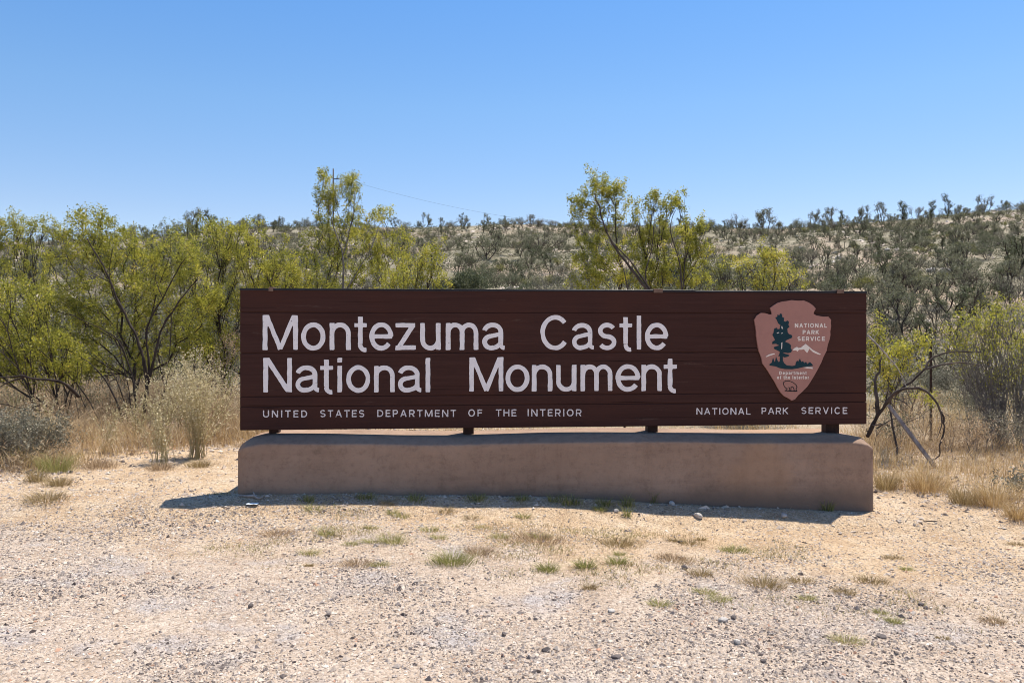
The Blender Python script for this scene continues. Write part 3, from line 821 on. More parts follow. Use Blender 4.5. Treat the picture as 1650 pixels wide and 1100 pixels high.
# left of the sign
creosote("creosote_bush", "largest spreading bush left of the sign, bare dark forked trunks under its crown", 218, 10.4,
    [(150, 372, 42, 30, 46), (125, 420, 55, 40, 55), (200, 410, 60, 40, 60), (285, 425, 45, 40, 48), (250, 470, 60, 40, 60), (150, 480, 60, 42, 60), (330, 470, 30, 40, 30), (85, 500, 60, 40, 50), (200, 520, 70, 30, 45), (300, 510, 45, 35, 34), (60, 545, 55, 35, 40), (130, 560, 60, 30, 36), (250, 560, 60, 30, 30), (180, 590, 60, 26, 26), (310, 560, 34, 34, 22), (110, 600, 50, 22, 20)],
    1.1, 11, leaves=27, dens=1.0, stems=4, bf=.5, yoff=.85, pw=.43)
creosote("creosote_bush", "low green bush sprawling at the far left edge with its branches lying to the left", 130, 9.6,
    [(20, 500, 60, 40, 60), (60, 560, 60, 36, 46), (-40, 540, 60, 50, 50), (10, 590, 40, 25, 26), (110, 590, 40, 30, 30), (70, 600, 50, 22, 26)],
    .9, 12, leaves=24, tone_shift=-.05)
creosote("creosote_bush", "open topped bush against the sky at the left edge of the photo", 25, 13.2,
    [(5, 365, 30, 18, 26), (55, 368, 42, 14, 32), (30, 400, 40, 20, 24), (-30, 390, 40, 30, 30), (10, 440, 55, 28, 40), (-30, 480, 50, 40, 40), (60, 460, 40, 30, 22)],
    1.0, 13, leaves=24, tone_shift=.0)
creosote("creosote_bush", "green bush half hidden behind the left end of the sign with grey tangled stems", 378, 12.2,
    [(380, 385, 52, 26, 50), (345, 420, 50, 36, 46), (420, 420, 55, 36, 56), (370, 480, 55, 45, 55), (455, 450, 40, 36, 38), (400, 540, 40, 40, 30), (350, 560, 36, 40, 34), (330, 520, 40, 40, 36), (360, 610, 30, 26, 16)],
    1.1, 14, leaves=27, tone_shift=.03)
creosote("creosote_bush", "smaller green bush filling the gap between the two large bushes left of the sign", 300, 14.0,
    [(260, 385, 40, 20, 24), (310, 375, 30, 22, 22), (330, 365, 20, 14, 12), (285, 420, 50, 30, 34), (230, 440, 50, 40, 34)], 1.0, 15, leaves=20, mat='creo_dull')
creosote("creosote_bush", "tall bush with two thin plumes against the sky behind the sign's left half", 560, 13.6,
    [(520, 292, 13, 9, 10), (528, 318, 14, 12, 10), (557, 300, 12, 20, 14), (570, 310, 9, 30, 14), (545, 330, 16, 14, 10), (516, 326, 12, 10, 9), (540, 362, 30, 18, 18), (575, 355, 24, 14, 14), (612, 350, 20, 12, 14), (520, 400, 40, 32, 36), (585, 400, 45, 30, 40), (640, 395, 28, 24, 22), (540, 450, 55, 36, 44), (620, 440, 50, 36, 44)],
    .9, 16, leaves=27, tone_shift=.05, bf=.7, leaf=.03)
creosote("creosote_bush", "yellow green bush behind the word Montezuma, lower than the plumed bush", 680, 12.8,
    [(690, 430, 30, 24, 30), (655, 440, 36, 30, 30), (700, 465, 30, 24, 22), (630, 470, 40, 24, 22), (708, 405, 9, 8, 5)], .8, 17, leaves=24, tone_shift=.12)
creosote("creosote_bush", "yellow green bush low behind the left corner of the sign board", 480, 12.9,
    [(470, 440, 45, 30, 40), (440, 470, 40, 30, 26), (510, 470, 40, 26, 26)], .8, 27, leaves=24, tone_shift=.1)
# behind the middle and right
creosote("creosote_bush", "tall leaning bush with a bare diagonal stem behind the word Castle", 1045, 13.0,
    [(965, 303, 24, 13, 20), (945, 325, 22, 14, 16), (985, 318, 18, 18, 16), (960, 345, 34, 18, 20), (1000, 335, 12, 30, 10), (930, 345, 12, 10, 6), (965, 390, 36, 24, 24), (950, 430, 34, 24, 22), (990, 440, 40, 26, 28), (940, 460, 26, 16, 12), (1010, 410, 25, 20, 12)],
    .7, 18, leaves=32, tone_shift=.0, bf=.5, leaf=.03)
creosote("creosote_bush", "upright yellow green bush with twin crests right of the leaning bush", 1078, 13.3,
    [(1052, 322, 15, 10, 10), (1090, 326, 14, 12, 10), (1078, 335, 9, 16, 7), (1028, 345, 10, 16, 7), (1060, 352, 16, 12, 8), (1065, 378, 34, 20, 24), (1110, 372, 24, 16, 16), (1120, 395, 26, 22, 24), (1070, 425, 48, 30, 44), (1040, 455, 40, 20, 26), (1110, 445, 34, 26, 26), (1030, 390, 20, 16, 12)],
    .8, 19, leaves=32, tone_shift=.03, leaf=.03)
creosote("creosote_bush", "small bright yellow bush peeping over the sign above the arrowhead emblem", 1240, 12.4,
    [(1240, 412, 20, 12, 14), (1215, 428, 26, 10, 14), (1255, 432, 24, 14, 18), (1235, 455, 34, 16, 24), (1280, 455, 20, 14, 10), (1185, 425, 14, 8, 6)], .6, 20, leaves=19, tone_shift=.22)
creosote("creosote_bush", "thin yellowish bush between the twin crested bush and the small bright one", 1165, 13.8,
    [(1160, 430, 24, 20, 16), (1150, 455, 24, 18, 14), (1180, 460, 20, 14, 8)], .6, 21, leaves=16, tone_shift=.02, mat='creo_dull')
# right of the sign
creosote("creosote_bush", "fan shaped bush at the right edge with many bare grey stems below its leaves", 1632, 10.4,
    [(1575, 528, 36, 20, 26), (1612, 512, 34, 18, 22), (1535, 552, 30, 16, 20), (1590, 560, 45, 22, 28), (1650, 548, 36, 26, 24), (1690, 580, 40, 36, 24), (1640, 600, 40, 24, 20), (1560, 590, 28, 18, 14), (1600, 620, 34, 18, 10)],
    .8, 22, leaves=11, tone_shift=.02, bark='bark_grey', bf=1.5, spread=.085, r0=.0030, pw=.28, stems=18, ring=.2, jit=.11)
creosote("creosote_bush", "sparse half dead bush with arching bare branches beside the right end of the sign", 1402, 9.3,
    [(1405, 570, 18, 22, 14), (1455, 565, 28, 16, 20), (1425, 600, 24, 20, 16), (1460, 600, 24, 16, 10), (1490, 645, 12, 8, 6), (1430, 635, 24, 14, 10), (1475, 555, 16, 12, 8), (1410, 540, 20, 14, 9)],
    .5, 23, leaves=17, tone_shift=.1, bark='bark_mid', bf=.5, spread=.06)
HALF_DEAD = bpy.data.objects["creosote_bush"]
for o in COL.objects:
    if o.get("label", "").startswith("sparse half dead"): HALF_DEAD = o
def px_branch(parent, pts, r, mat, name="dead_branch", sub=6):
    P = np.array([at(*p) for p in pts]); off = np.array(parent.location)
    t = np.linspace(0, len(P) - 1, (len(P) - 1) * sub + 1)
    # Catmull-Rom through the points
    Q = []
    for v in t:
        i = min(int(v), len(P) - 2); f = v - i
        p0, p1, p2, p3 = P[max(i - 1, 0)], P[i], P[i + 1], P[min(i + 2, len(P) - 1)]
        Q.append(.5 * ((2 * p1) + (-p0 + p2) * f + (2 * p0 - 5 * p1 + 4 * p2 - p3) * f * f + (-p0 + 3 * p1 - 3 * p2 + p3) * f ** 3))
    Q = np.array(Q); n_ = len(Q); g_ = np.random.default_rng(int(abs(pts[0][0] * 7 + pts[-1][1])))
    k_ = np.arange(n_) * .37
    Q = Q + r * .9 * np.stack([fbm(k_, k_ * 0 + 3.3 + q, 3, 77 + q) for q in range(3)], -1)
    rr = np.linspace(r, r * .3, n_) * (1 + .35 * fbm(k_ * 2, k_ * 0 + 8.1, 2, 70))
    G = Geo(); G.tube(Q - off, rr, 7)
    for q in range(3, n_ - 2, 4):          # side twigs, some with a fork
        if g_.random() < .35: continue
        d = g_.normal(0, 1, 3); d[1] *= .5; d[2] += .25; d /= np.linalg.norm(d); L_ = g_.uniform(.05, .26)
        A_ = Q[q] - off; B_ = A_ + d * L_ * .5 + g_.normal(0, .015, 3); C_ = B_ + (d + g_.normal(0, .35, 3)) * L_ * .5
        G.tube([A_, B_, C_], [rr[q] * .35, rr[q] * .22, .0012], 5)
        G.tube([B_, B_ + (d + g_.normal(0, .7, 3)) * L_ * .4], [rr[q] * .2, .001], 4)
    return G.build(name, mat, parent, smooth=True)
px_branch(HALF_DEAD, [(1397, 704, 9.3), (1412, 672, 9.28), (1424, 655, 9.25), (1445, 632, 9.2), (1470, 613, 9.2), (1490, 594, 9.2), (1505, 575, 9.3), (1535, 566, 9.4), (1580, 567, 9.5)], .022, M['bark'])
px_branch(HALF_DEAD, [(1488, 595, 9.2), (1520, 587, 9.25), (1555, 584, 9.3), (1580, 590, 9.3)], .014, M['bark_mid'])
px_branch(HALF_DEAD, [(1424, 655, 9.25), (1440, 634, 9.15), (1462, 625, 9.1), (1490, 629, 9.05), (1508, 648, 9.0), (1520, 672, 9.0), (1521, 692, 9.0), (1515, 715, 9.0), (1512, 735, 9.0), (1495, 744, 9.0)], .019, M['bark_mid'])
px_branch(HALF_DEAD, [(1516, 664, 9.0), (1517, 685, 8.98), (1509, 706, 8.97)], .009, M['bark_mid'])
px_branch(HALF_DEAD, [(1414, 668, 9.28), (1412, 640, 9.3), (1409, 615, 9.35), (1416, 600, 9.35), (1420, 573, 9.4)], .024, M['bark_mid'])
px_branch(HALF_DEAD, [(1398, 540, 9.25), (1416, 558, 9.2), (1430, 574, 9.15), (1444, 590, 9.15), (1455, 610, 9.15), (1462, 625, 9.1)], .011, M['deadwood'])
for y_ in ((1432, 640, 1470, 660), (1412, 690, 1450, 672), (1405, 685, 1440, 690), (1425, 655, 1432, 600), (1440, 636, 1448, 600)):
    px_branch(HALF_DEAD, [(y_[0], y_[1], 9.25), ((y_[0] + y_[2]) / 2 + 3, (y_[1] + y_[3]) / 2 - 4, 9.2), (y_[2], y_[3], 9.2)], .008, M['bark_mid'], "dead_twig")
def by_label(start): return [o for o in COL.objects if o.get("label", "").startswith(start)][0]
BIG = by_label("largest spreading bush")
for pts, r in (([(222, 705), (232, 660), (236, 620), (232, 580), (218, 540), (200, 505), (178, 455), (165, 425), (140, 385)], .036), ([(234, 640), (240, 590), (236, 555), (240, 520), (262, 480), (283, 440), (300, 415)], .022), ([(236, 625), (250, 570), (258, 535), (276, 505), (300, 470), (318, 450)], .024),
               ([(205, 695), (185, 640), (160, 600), (130, 575), (100, 560)], .018), ([(218, 700), (218, 640), (208, 590), (190, 548), (165, 531), (109, 504)], .020), ([(200, 505), (184, 480), (176, 440), (182, 400)], .012), ([(178, 455), (150, 440), (118, 418)], .010), ([(226, 690), (212, 660), (206, 620), (196, 575), (188, 530)], .014), ([(208, 690), (198, 640), (180, 600), (150, 570)], .012), ([(240, 690), (262, 640), (272, 600), (290, 560)], .012), ([(262, 480), (252, 455), (248, 425)], .009), ([(276, 505), (274, 560), (268, 600)], .010), ([(170, 700), (140, 640), (105, 600), (70, 575)], .014), ([(160, 690), (135, 650), (120, 610), (100, 585)], .010)):
    px_branch(BIG, [(a, b, 9.95) for a, b in pts], r * .72, M['bark'], "limb")
LEAN = by_label("tall leaning bush")
for pts, r in (([(1046, 470), (1022, 440), (1003, 415), (985, 388), (972, 360), (966, 335), (958, 312)], .034), ([(1050, 470), (1015, 420), (992, 396), (978, 370), (982, 340)], .020), ([(1012, 470), (1006, 440), (996, 405)], .016), ([(972, 360), (950, 345), (935, 335)], .010)):
    px_branch(LEAN, [(a, b, 12.75) for a, b in pts], r * .72, M['bark_mid'], "limb")
TWIN = by_label("upright yellow green bush")
for pts, r in (([(1098, 470), (1096, 430), (1088, 400), (1080, 365), (1090, 335)], .018), ([(1044, 470), (1040, 440), (1050, 400), (1054, 360), (1052, 330)], .016), ([(1100, 470), (1104, 420), (1112, 390)], .014)):
    px_branch(TWIN, [(a, b, 13.0) for a, b in pts], r * .75, M['bark_mid'], "limb")
PLUME = by_label("tall bush with two thin plumes")
for pts, r in (([(552, 470), (553, 425), (548, 395), (536, 360), (530, 330)], .022), ([(556, 470), (580, 430), (600, 395), (612, 360)], .014), ([(553, 410), (562, 375), (570, 335), (572, 305)], .012)):
    px_branch(PLUME, [(a, b, 13.2) for a, b in pts], r * .75, M['bark_grey'], "limb")
# bare low limbs at the left edge belong to the sprawling bush
SPR = [o for o in COL.objects if o.get("label", "").startswith("low green bush sprawling")][0]
px_branch(SPR, [(128, 640, 9.6), (100, 616, 9.4), (60, 610, 9.2), (25, 606, 9.1), (-30, 612, 9.0)], .02, M['bark'])
px_branch(SPR, [(40, 607, 9.15), (15, 615, 9.1), (-10, 628, 9.0)], .011, M['bark'])
px_branch(SPR, [(120, 675, 9.6), (80, 663, 9.2), (40, 658, 9.0), (0, 650, 8.9)], .014, M['bark'])
px_branch(SPR, [(80, 663, 9.2), (52, 648, 9.1), (72, 646, 9.1)], .009, M['bark'])

# ------------------------------------------------------------------ blades, weeds and grasses
def blade_geo(B, h, lean, w, rng, tone):
    """thin three-triangle blades from base points B"""
    n = len(B)
    a = rng.uniform(0, 2 * math.pi, n); dirv = np.stack([np.cos(a), np.sin(a), np.zeros(n)], -1)
    if np.ndim(lean) == 2: L = lean
    else: L = dirv * (np.asarray(lean) * rng.uniform(.2, 1.2, n))[:, None]
    h = np.asarray(h) * rng.uniform(.55, 1.2, n); H = np.stack([np.zeros(n), np.zeros(n), h], -1)
    s = np.stack([-np.sin(a * 1.7), np.cos(a * 1.7), np.zeros(n)], -1) * (np.asarray(w) * .5 * np.ones(n))[:, None]
    mid = B + H * .6 + L * h[:, None] * .35; tip = B + H * .95 + L * h[:, None]
    V = np.stack([B - s, B + s, mid - s * .75, mid + s * .75, tip], 1).reshape(-1, 3)
    k = np.arange(n)[:, None] * 5
    T = np.concatenate([k + np.array([[0, 1, 3]]), k + np.array([[0, 3, 2]]), k + np.array([[2, 3, 4]])], 0)
    return V, T, np.repeat(tone, 5)

def tuft(name, label, cat, px, py, wpx, hpx, mat, n, seed, lean=.7, flat=.6, tmean=.5, group=None, bw=.004):
    rng = np.random.default_rng(seed)
    p = on_ground(px, py); k = p[1] / F
    R = wpx * k / 2; h = hpx * k * 1.1
    q = rng.normal(0, 1, (n, 2)) * np.array([R * .38, R * .38 * flat])
    r = np.linalg.norm(q / np.array([1, flat]), axis=1) / (R + 1e-6)
    B = np.stack([q[:, 0], q[:, 1], np.zeros(n)], -1)
    B[:, 2] = ground(B[:, 0] + p[0], B[:, 1] + p[1]) - p[2] - .004
    out = np.concatenate([q, np.zeros((n, 1))], 1); out /= np.linalg.norm(out, axis=1, keepdims=True) + 1e-6
    L = out * (lean * rng.uniform(.1, 1.2, n))[:, None] + rng.normal(0, .25, (n, 3)) * np.array([1, 1, 0])
    V, T, tt = blade_geo(B, h * (1.1 - .5 * np.clip(r, 0, 1)), L, bw, rng, np.clip(rng.normal(tmean, .22, n), 0, 1))
    o = link(name, mesh(name, V, T, None, tt, [M[mat]]), None, tuple(p))
    tag(o, label, cat, group); return o

GT = "grass tufts scattered on the gravel"
TUFTS = [  # px, py(base), width, height, kind, label
    (525, 862, 26, 17, 'g', "bright yellow green tuft standing alone left of centre on the tan gravel"),
    (507, 822, 32, 11, 'g', "green tuft at the shadow's edge under the sign's left half"),
    (624, 812, 20, 9, 'd', "small straw tuft touching the middle of the sign's shadow edge"),
    (648, 834, 24, 9, 'g', "pair of small olive tufts just clear of the shadow, left of centre"),
    (632, 828, 20, 9, 'g', "paler olive tuft beside the shadow left of centre"),
    (596, 852, 22, 9, 'g', "short yellowish tuft above the wide green cluster left of centre"),
    (632, 875, 46, 22, 'g', "wide pale green cluster of blades left of centre"),
    (598, 874, 34, 9, 'g', "low yellow green tuft immediately left of the wide pale green cluster"),
    (565, 878, 26, 8, 'g', "low olive tuft between the lone bright tuft and the wide cluster"),
    (500, 893, 34, 11, 'g', "olive tuft lying furthest left among the green ones"),
    (498, 912, 14, 6, 'd', "tiny straw tuft below the leftmost olive one"),
    (693, 856, 38, 11, 'g', "olive tuft with fine blades above the densest green clump"),
    (706, 868, 34, 9, 'g', "low pale tuft right beside the fine bladed olive tuft"),
    (728, 908, 66, 24, 'G', "densest dark green clump in the middle foreground"),
    (612, 912, 36, 9, 'g', "flat green tuft with brown stalks beside it in the middle foreground"),
    (882, 920, 36, 17, 'G', "dark green tuft right of the densest clump"),
    (804, 866, 38, 9, 'g', "flat green tuft left of the largest brown mat"),
    (868, 866, 48, 11, 'g', "flat green patch on top of the largest brown mat"),
    (719, 826, 26, 11, 'd', "straw coloured tuft at the shadow's edge near the sign's middle"),
    (760, 836, 30, 9, 'd', "dull tan tuft just below the shadow near the sign's middle"),
    (778, 851, 30, 8, 'y', "yellow dry tuft right of the dull tan one"),
    (843, 834, 26, 9, 'g', "thin olive tuft below the shadow under the letters OF THE"),
    (966, 822, 22, 9, 'G', "small vivid green tuft poking from the shadow right of centre"),
    (995, 908, 30, 16, 'G', "round green tuft with a paler top right of centre"),
    (998, 894, 20, 8, 'g', "small green tuft just behind the round green tuft"),
    (943, 914, 36, 16, 'G', "grey green tuft left of the round green tuft"),
    (950, 949, 22, 13, 'd', "brown seed headed tuft below the grey green one"),
    (1085, 872, 26, 8, 'd', "olive brown tuft left of the long dark prostrate plant"),
    (1130, 870, 18, 7, 'd', "small dull tuft near two dark stones right of centre"),
    (1183, 888, 54, 10, 'G', "long dark green prostrate plant in front of the emblem"),
    (1130, 927, 42, 16, 'd', "brown dry tuft with stiff stalks beside a dark stone"),
    (1062, 976, 36, 13, 'g', "bright low leafy tuft in the right foreground"),
    (1136, 956, 40, 11, 'g', "upper of two pale leafy tufts in the right foreground"),
    (1160, 968, 42, 11, 'g', "lower of two pale leafy tufts in the right foreground"),
    (1230, 944, 70, 20, 'd', "largest tan grass clump in the right foreground"),
    (1290, 938, 44, 12, 'd', "tan clump overlapping the right side of the largest tan one"),
    (1360, 956, 42, 12, 'd', "dull brown tuft in the nearer of the right hand row"),
    (1403, 938, 60, 13, 'd', "wide brown tuft in the farther of the right hand row"),
    (1438, 900, 30, 10, 'd', "small brown tuft on pale sand right of the base's corner"),
    (1460, 918, 22, 7, 'g', "thin olive tuft on pale sand at the right"),
    (1418, 988, 24, 9, 'g', "little vivid green tuft at the right"),
    (1440, 1003, 26, 13, 'g', "loose pale green tuft at the right, just below the little vivid one"),
    (1364, 1034, 54, 14, 'y', "yellow green mat nearest the camera at the right"),
    (1638, 878, 30, 8, 'd', "brown tuft at the right edge of the photo"),
    (1300, 966, 30, 12, 'g', "grey green tuft between the yellow mat and the tan clumps"),
    (1520, 1030, 24, 7, 'd', "faint dry tuft on the gravel at the lower right"),
    (1378, 808, 40, 3, 'd', "thin dry grass at the foot of the base's right corner"),
]
KIND = {'g': ('tuft', .55, 90), 'G': ('tuft', .36, 130), 'd': ('tuft_dry', .45, 90), 'y': ('tuft', .85, 90)}
for i, (px, py, w, h, k, lab) in enumerate(TUFTS):
    mat, tm, n = KIND[k]
    tuft("grass_tuft", lab, "grass tuft", px, py, w * 1.25, h * .85, mat, int(n * 1.5 * max(1, w / 30)), 100 + i, lean=1.7, tmean=tm + .05, group=GT, bw=.003)
GM = "flat dead plant mats on the gravel"
MATS = [(448, 862, 78, 9, "flat brown dead mat left of the lone bright tuft"), (577, 910, 76, 9, "flat brown dead mat beside the flat green tuft"),
        (868, 872, 130, 13, "largest flat brown mat in the middle of the gravel"), (770, 892, 76, 10, "flat brown mat above and right of the densest green clump"),
        (1000, 878, 80, 13, "flat orange brown mat in front of the sign's right half"), (1085, 902, 80, 11, "flat brown mat left of the stiff stalked tuft"),
        (1110, 876, 60, 7, "thin yellow brown mat beside the long dark prostrate plant"), (1600, 1002, 56, 8, "earthy brown mat at the lower right"), (75, 806, 78, 17, "straw coloured mat on the gravel at the far left")]
for i, (px, py, w, h, lab) in enumerate(MATS):
    tuft("dead_mat", lab, "dead plant", px, py, w, h, 'tuft_dry' if i in (4, 6, 8) else 'brown_weed', int(4.2 * w), 200 + i, lean=1.8, flat=.75, tmean=.5, group=GM, bw=.0035)
# weeds growing in the base's shadow
GS = "weeds in the shadow at the foot of the base"
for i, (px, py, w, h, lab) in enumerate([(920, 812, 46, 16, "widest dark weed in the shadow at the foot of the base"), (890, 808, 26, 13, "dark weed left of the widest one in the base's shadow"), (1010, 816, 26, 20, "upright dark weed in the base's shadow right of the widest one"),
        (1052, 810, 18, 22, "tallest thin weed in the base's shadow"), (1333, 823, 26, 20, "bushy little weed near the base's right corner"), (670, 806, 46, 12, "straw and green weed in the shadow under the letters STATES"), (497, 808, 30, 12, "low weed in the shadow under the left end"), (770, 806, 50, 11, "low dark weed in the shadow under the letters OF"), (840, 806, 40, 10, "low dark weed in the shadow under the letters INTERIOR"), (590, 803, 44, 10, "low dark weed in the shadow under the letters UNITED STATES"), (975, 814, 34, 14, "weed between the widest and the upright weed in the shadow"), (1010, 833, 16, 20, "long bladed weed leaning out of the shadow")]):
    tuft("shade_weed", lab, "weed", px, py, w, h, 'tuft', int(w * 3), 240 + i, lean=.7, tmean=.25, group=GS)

def scatter(n, x0, x1, y0, y1, rng, mask):
    x = rng.uniform(x0, x1, n); y = rng.uniform(y0, y1, n)
    k = rng.uniform(0, 1, n) < mask(x, y)
    return x[k], y[k]

def edge_y(x):   # where the bare ground ends and the dry plants begin
    return np.interp(x, [-12, -5.5, -4.4, -3.9, -3.2, -2.5, 0, 3.4, 3.6, 4.0, 4.4, 5.0, 8, 12], [5.6, 6.2, 6.9, 8.2, 8.6, 9.0, 8.9, 9.0, 7.95, 7.4, 6.95, 6.6, 6.0, 5.6])

def stuff(name, V, T, Q, tone, mat):
    o = link(name, mesh(name, V, T, Q, tone, [M[mat]])); o["kind"] = "stuff"; return o

def dry_grass():
    rng = np.random.default_rng(41)
    def run(n, x0, x1, y0, y1, mask, h, w, lean, tm):
        x, y = scatter(n, x0, x1, y0, y1, rng, mask)
        clump = fbm(x * 1.8, y * 1.8, 3, 61)
        B = np.stack([x, y, ground(x, y) - .01], -1)
        hh = h * (1 + clump * 1.1)
        return blade_geo(B, hh, lean, w, rng, np.clip(rng.normal(tm, .2, len(x)) + clump * .35, 0, 1))
    parts = []
    def m_right(x, y): return sstep(0, .5, y - edge_y(x)) * (x > 3.2) * np.clip(.55 + fbm(x * 1.4, y * 1.4, 3, 71) * 1.6, .03, 1)
    parts.append(run(26000, 3.2, 9, 5.8, 10.6, m_right, .20, .004, .8, .62))
    parts.append(run(15000, -6.0, -2.35, 7.4, 11.0, lambda x, y: sstep(.1, .9, y - edge_y(x)) * np.clip(.45 + fbm(x * 1.3, y * 1.3, 3, 76) * 1.7, .02, 1), .24, .004, .8, .62))
    parts.append(run(26000, 3.0, 11, 10.0, 16, lambda x, y: np.clip(.35 + fbm(x * .9, y * .9, 3, 72) * 1.6, 0, 1), .2, .006, .9, .6))
    parts.append(run(16000, -3.5, 4, 9.0, 15, lambda x, y: np.clip(.5 + fbm(x * .9, y * .9, 3, 73) * 1.5, 0, 1), .2, .006, .9, .75))
    parts.append(run(20000, -12, -3.3, 10.5, 17, lambda x, y: np.clip(.4 + fbm(x * .9, y * .9, 3, 74) * 1.5, 0, 1), .26, .006, .9, .62))
    parts.append(run(30000, -20, 26, 16, 34, lambda x, y: np.clip(.3 + fbm(x * .5, y * .5, 3, 75) * 1.8, 0, 1), .24, .012, 1.0, .7))
    V = []; T = []; t = []; o = 0
    for v, tr, tn in parts: V.append(v); T.append(tr + o); t.append(tn); o += len(v)
    stuff("dry_grass", np.concatenate(V), np.concatenate(T), None, np.concatenate(t), 'straw')
dry_grass()

def litter():
    """dry stalks and grass bits lying on the dirt in front of the base"""
    rng = np.random.default_rng(48)
    x, y = scatter(15000, -4.5, 4.8, 4.6, 7.6, rng, lambda x, y: np.clip(fbm(x * 1.5, y * 2.2, 3, 85) * 2.2 + .05, 0, 1) * sstep(4.6, 5.3, y) * (1 - .4 * sstep(6.4, 6.8, y)))
    n = len(x); B = np.stack([x, y, ground(x, y) + .007], -1); a = rng.uniform(0, 6.28, n); L = np.stack([np.cos(a), np.sin(a), 0 * a], -1) * rng.uniform(1.2, 4, n)[:, None]
    V, T, t = blade_geo(B, np.full(n, .016), L, .0028, rng, np.clip(rng.normal(.45, .25, n), 0, 1))
    stuff("ground_litter", V, T, None, t, 'brown_weed')
litter()

def sparse_grass():
    """thin low grass coming up through the dirt in patches"""
    rng = np.random.default_rng(49)
    x, y = scatter(42000, -2.6, 4.2, 4.4, 6.75, rng, lambda x, y: np.clip(fbm(x * 1.6, y * 2.6, 3, 86) * 2.6 - .28, 0, 1) * sstep(4.5, 5.2, y + .12 * x))
    n = len(x); B = np.stack([x, y, ground(x, y)], -1); hue = fbm(x * 1.2, y * 1.8, 2, 87)
    V, T, t = blade_geo(B, np.full(n, .026), 1.5, .0026, rng, np.clip(rng.normal(.55, .22, n) + hue * .7, 0, 1))
    stuff("sparse_grass", V, T, None, t, 'tuft_dry')
    k = hue < -.02
    V, T, t = blade_geo(B[k], np.full(k.sum(), .026), 1.5, .0026, rng, np.clip(rng.normal(.6, .22, k.sum()), 0, 1))
    stuff("sparse_green_grass", V, T, None, t, 'tuft')
sparse_grass()

def brown_weeds():
    """tangled brown dead weeds under the bushes: twiggy bits"""
    rng = np.random.default_rng(42)
    def m_left(x, y): return sstep(.1, 1.2, y - edge_y(x)) * np.clip(.55 + fbm(x * 1.1, y * 1.1, 3, 81) * 1.7, 0.03, 1)
    x, y = scatter(52000, -9.5, -2.6, 6.2, 13, rng, m_left)
    x2, y2 = scatter(16000, 4.6, 9, 6.8, 12, rng, lambda x, y: np.clip(.35 + fbm(x * 1.2, y * 1.2, 3, 83) * 1.6, 0, 1))
    x = np.concatenate([x, x2]); y = np.concatenate([y, y2])
    h = .26 * (1 + fbm(x * 1.3, y * 1.3, 3, 82) * 1.3) * sstep(0, 1.5, y - edge_y(x)) + .05
    B = np.stack([x, y, ground(x, y) + rng.uniform(0, 1, len(x)) * h * 1.4], -1)
    V, T, t = blade_geo(B, np.full(len(x), .035), 2.6, .011, rng, np.clip(rng.normal(.6, .25, len(x)), 0, 1))
    B2 = np.stack([x, y, ground(x, y) - .01], -1)
    V2, T2, t2 = blade_geo(B2, h * 1.3, 1.25, .0032, rng, np.clip(rng.normal(.4, .2, len(x)), 0, 1))
    stuff("brown_ground_cover", np.concatenate([V, V2]), np.concatenate([T, T2 + len(V)]), None, np.concatenate([t, t2]), 'brown_weed')
brown_weeds()

# tall pale flowering weeds left of the sign
def tall_weed(label, px, py, tops, n_st, seed, spread_px, group):
    rng = np.random.default_rng(seed)
    p = on_ground(px, py); k = p[1] / F
    root = empty("flowering_weed", tuple(p)); tag(root, label, "weed", group)
    G = Geo(); Cs = []
    for i in range(n_st):
        tx = rng.normal(0, spread_px * .5); ty = rng.uniform(tops[0], tops[1]); 
        h = (py - ty) * k * (1 - .25 * (abs(tx) / spread_px) ** 2)
        end = np.array([tx * k, rng.normal(0, spread_px * .4) * k, h])
        t = np.linspace(0, 1, 7)[:, None]
        b0 = np.array([rng.normal(0, .05), rng.normal(0, .05), -.01])
        bend = np.array([rng.normal(0, .03), rng.normal(0, .03), 0]) * h
        P = b0 * (1 - t) + end * (t ** .9) * np.array([1, 1, 1]) + bend * np.sin(t * math.pi)
        P[:, :2] = b0[:2] * (1 - t) + end[:2] * t ** 1.5 + bend[:2] * np.sin(t * math.pi)
        G.tube(P, np.linspace(.0032, .0014, 7), 4, tone=rng.uniform(.1, .6), cap=False)
        m = int(46 * h / .8) + 8
        s = rng.uniform(.30, 1.0, m); q = np.stack([np.interp(s, t.ravel(), P[:, j]) for j in range(3)], -1)
        Cs.append(q + rng.normal(0, .016, (m, 3)))
    C = np.concatenate(Cs)
    G.build("stalks", M['flower'], root)
    V, Q, tt = leaf_geo(C, .017, rng, np.clip(rng.normal(.62, .22, len(C)), 0, 1), .2, .8)
    link("blossom", mesh("blossom", V, None, Q, tt, [M['flower']]), root)
GW = "tall pale flowering weeds left of the sign"
tall_weed("tallest pale flowering weed with a straw coloured stem bunch rooted at the gravel's edge", 318, 738, (552, 640), 64, 61, 62, GW)
tall_weed("pale flowering weed beside the dark trunk of the largest bush", 262, 716, (575, 650), 44, 62, 62, GW)
tall_weed("short brownish flowering weed in front of the pale ones", 262, 748, (640, 700), 26, 63, 40, GW)
tall_weed("pale flowering weed nearest the left end of the sign", 352, 700, (585, 650), 40, 64, 50, GW)
tall_weed("pale flowering weed behind the tallest one", 300, 705, (570, 640), 44, 65, 66, GW)
tall_weed("thin flowering weed standing on the white stones left of the pale weeds", 178, 728, (640, 700), 18, 66, 44, GW)
tall_weed("wispy flowering weed at the far left behind the green tussock", 78, 720, (620, 690), 26, 67, 60, GW)
tall_weed("yellowish leafy weed under the low bare limb at the left edge", 30, 690, (590, 650), 28, 68, 64, GW)
tall_weed("thin pale weed in front of the largest bush's trunk", 222, 712, (600, 680), 24, 69, 50, GW)
GU = "grass tussocks at the edge of the bare ground"
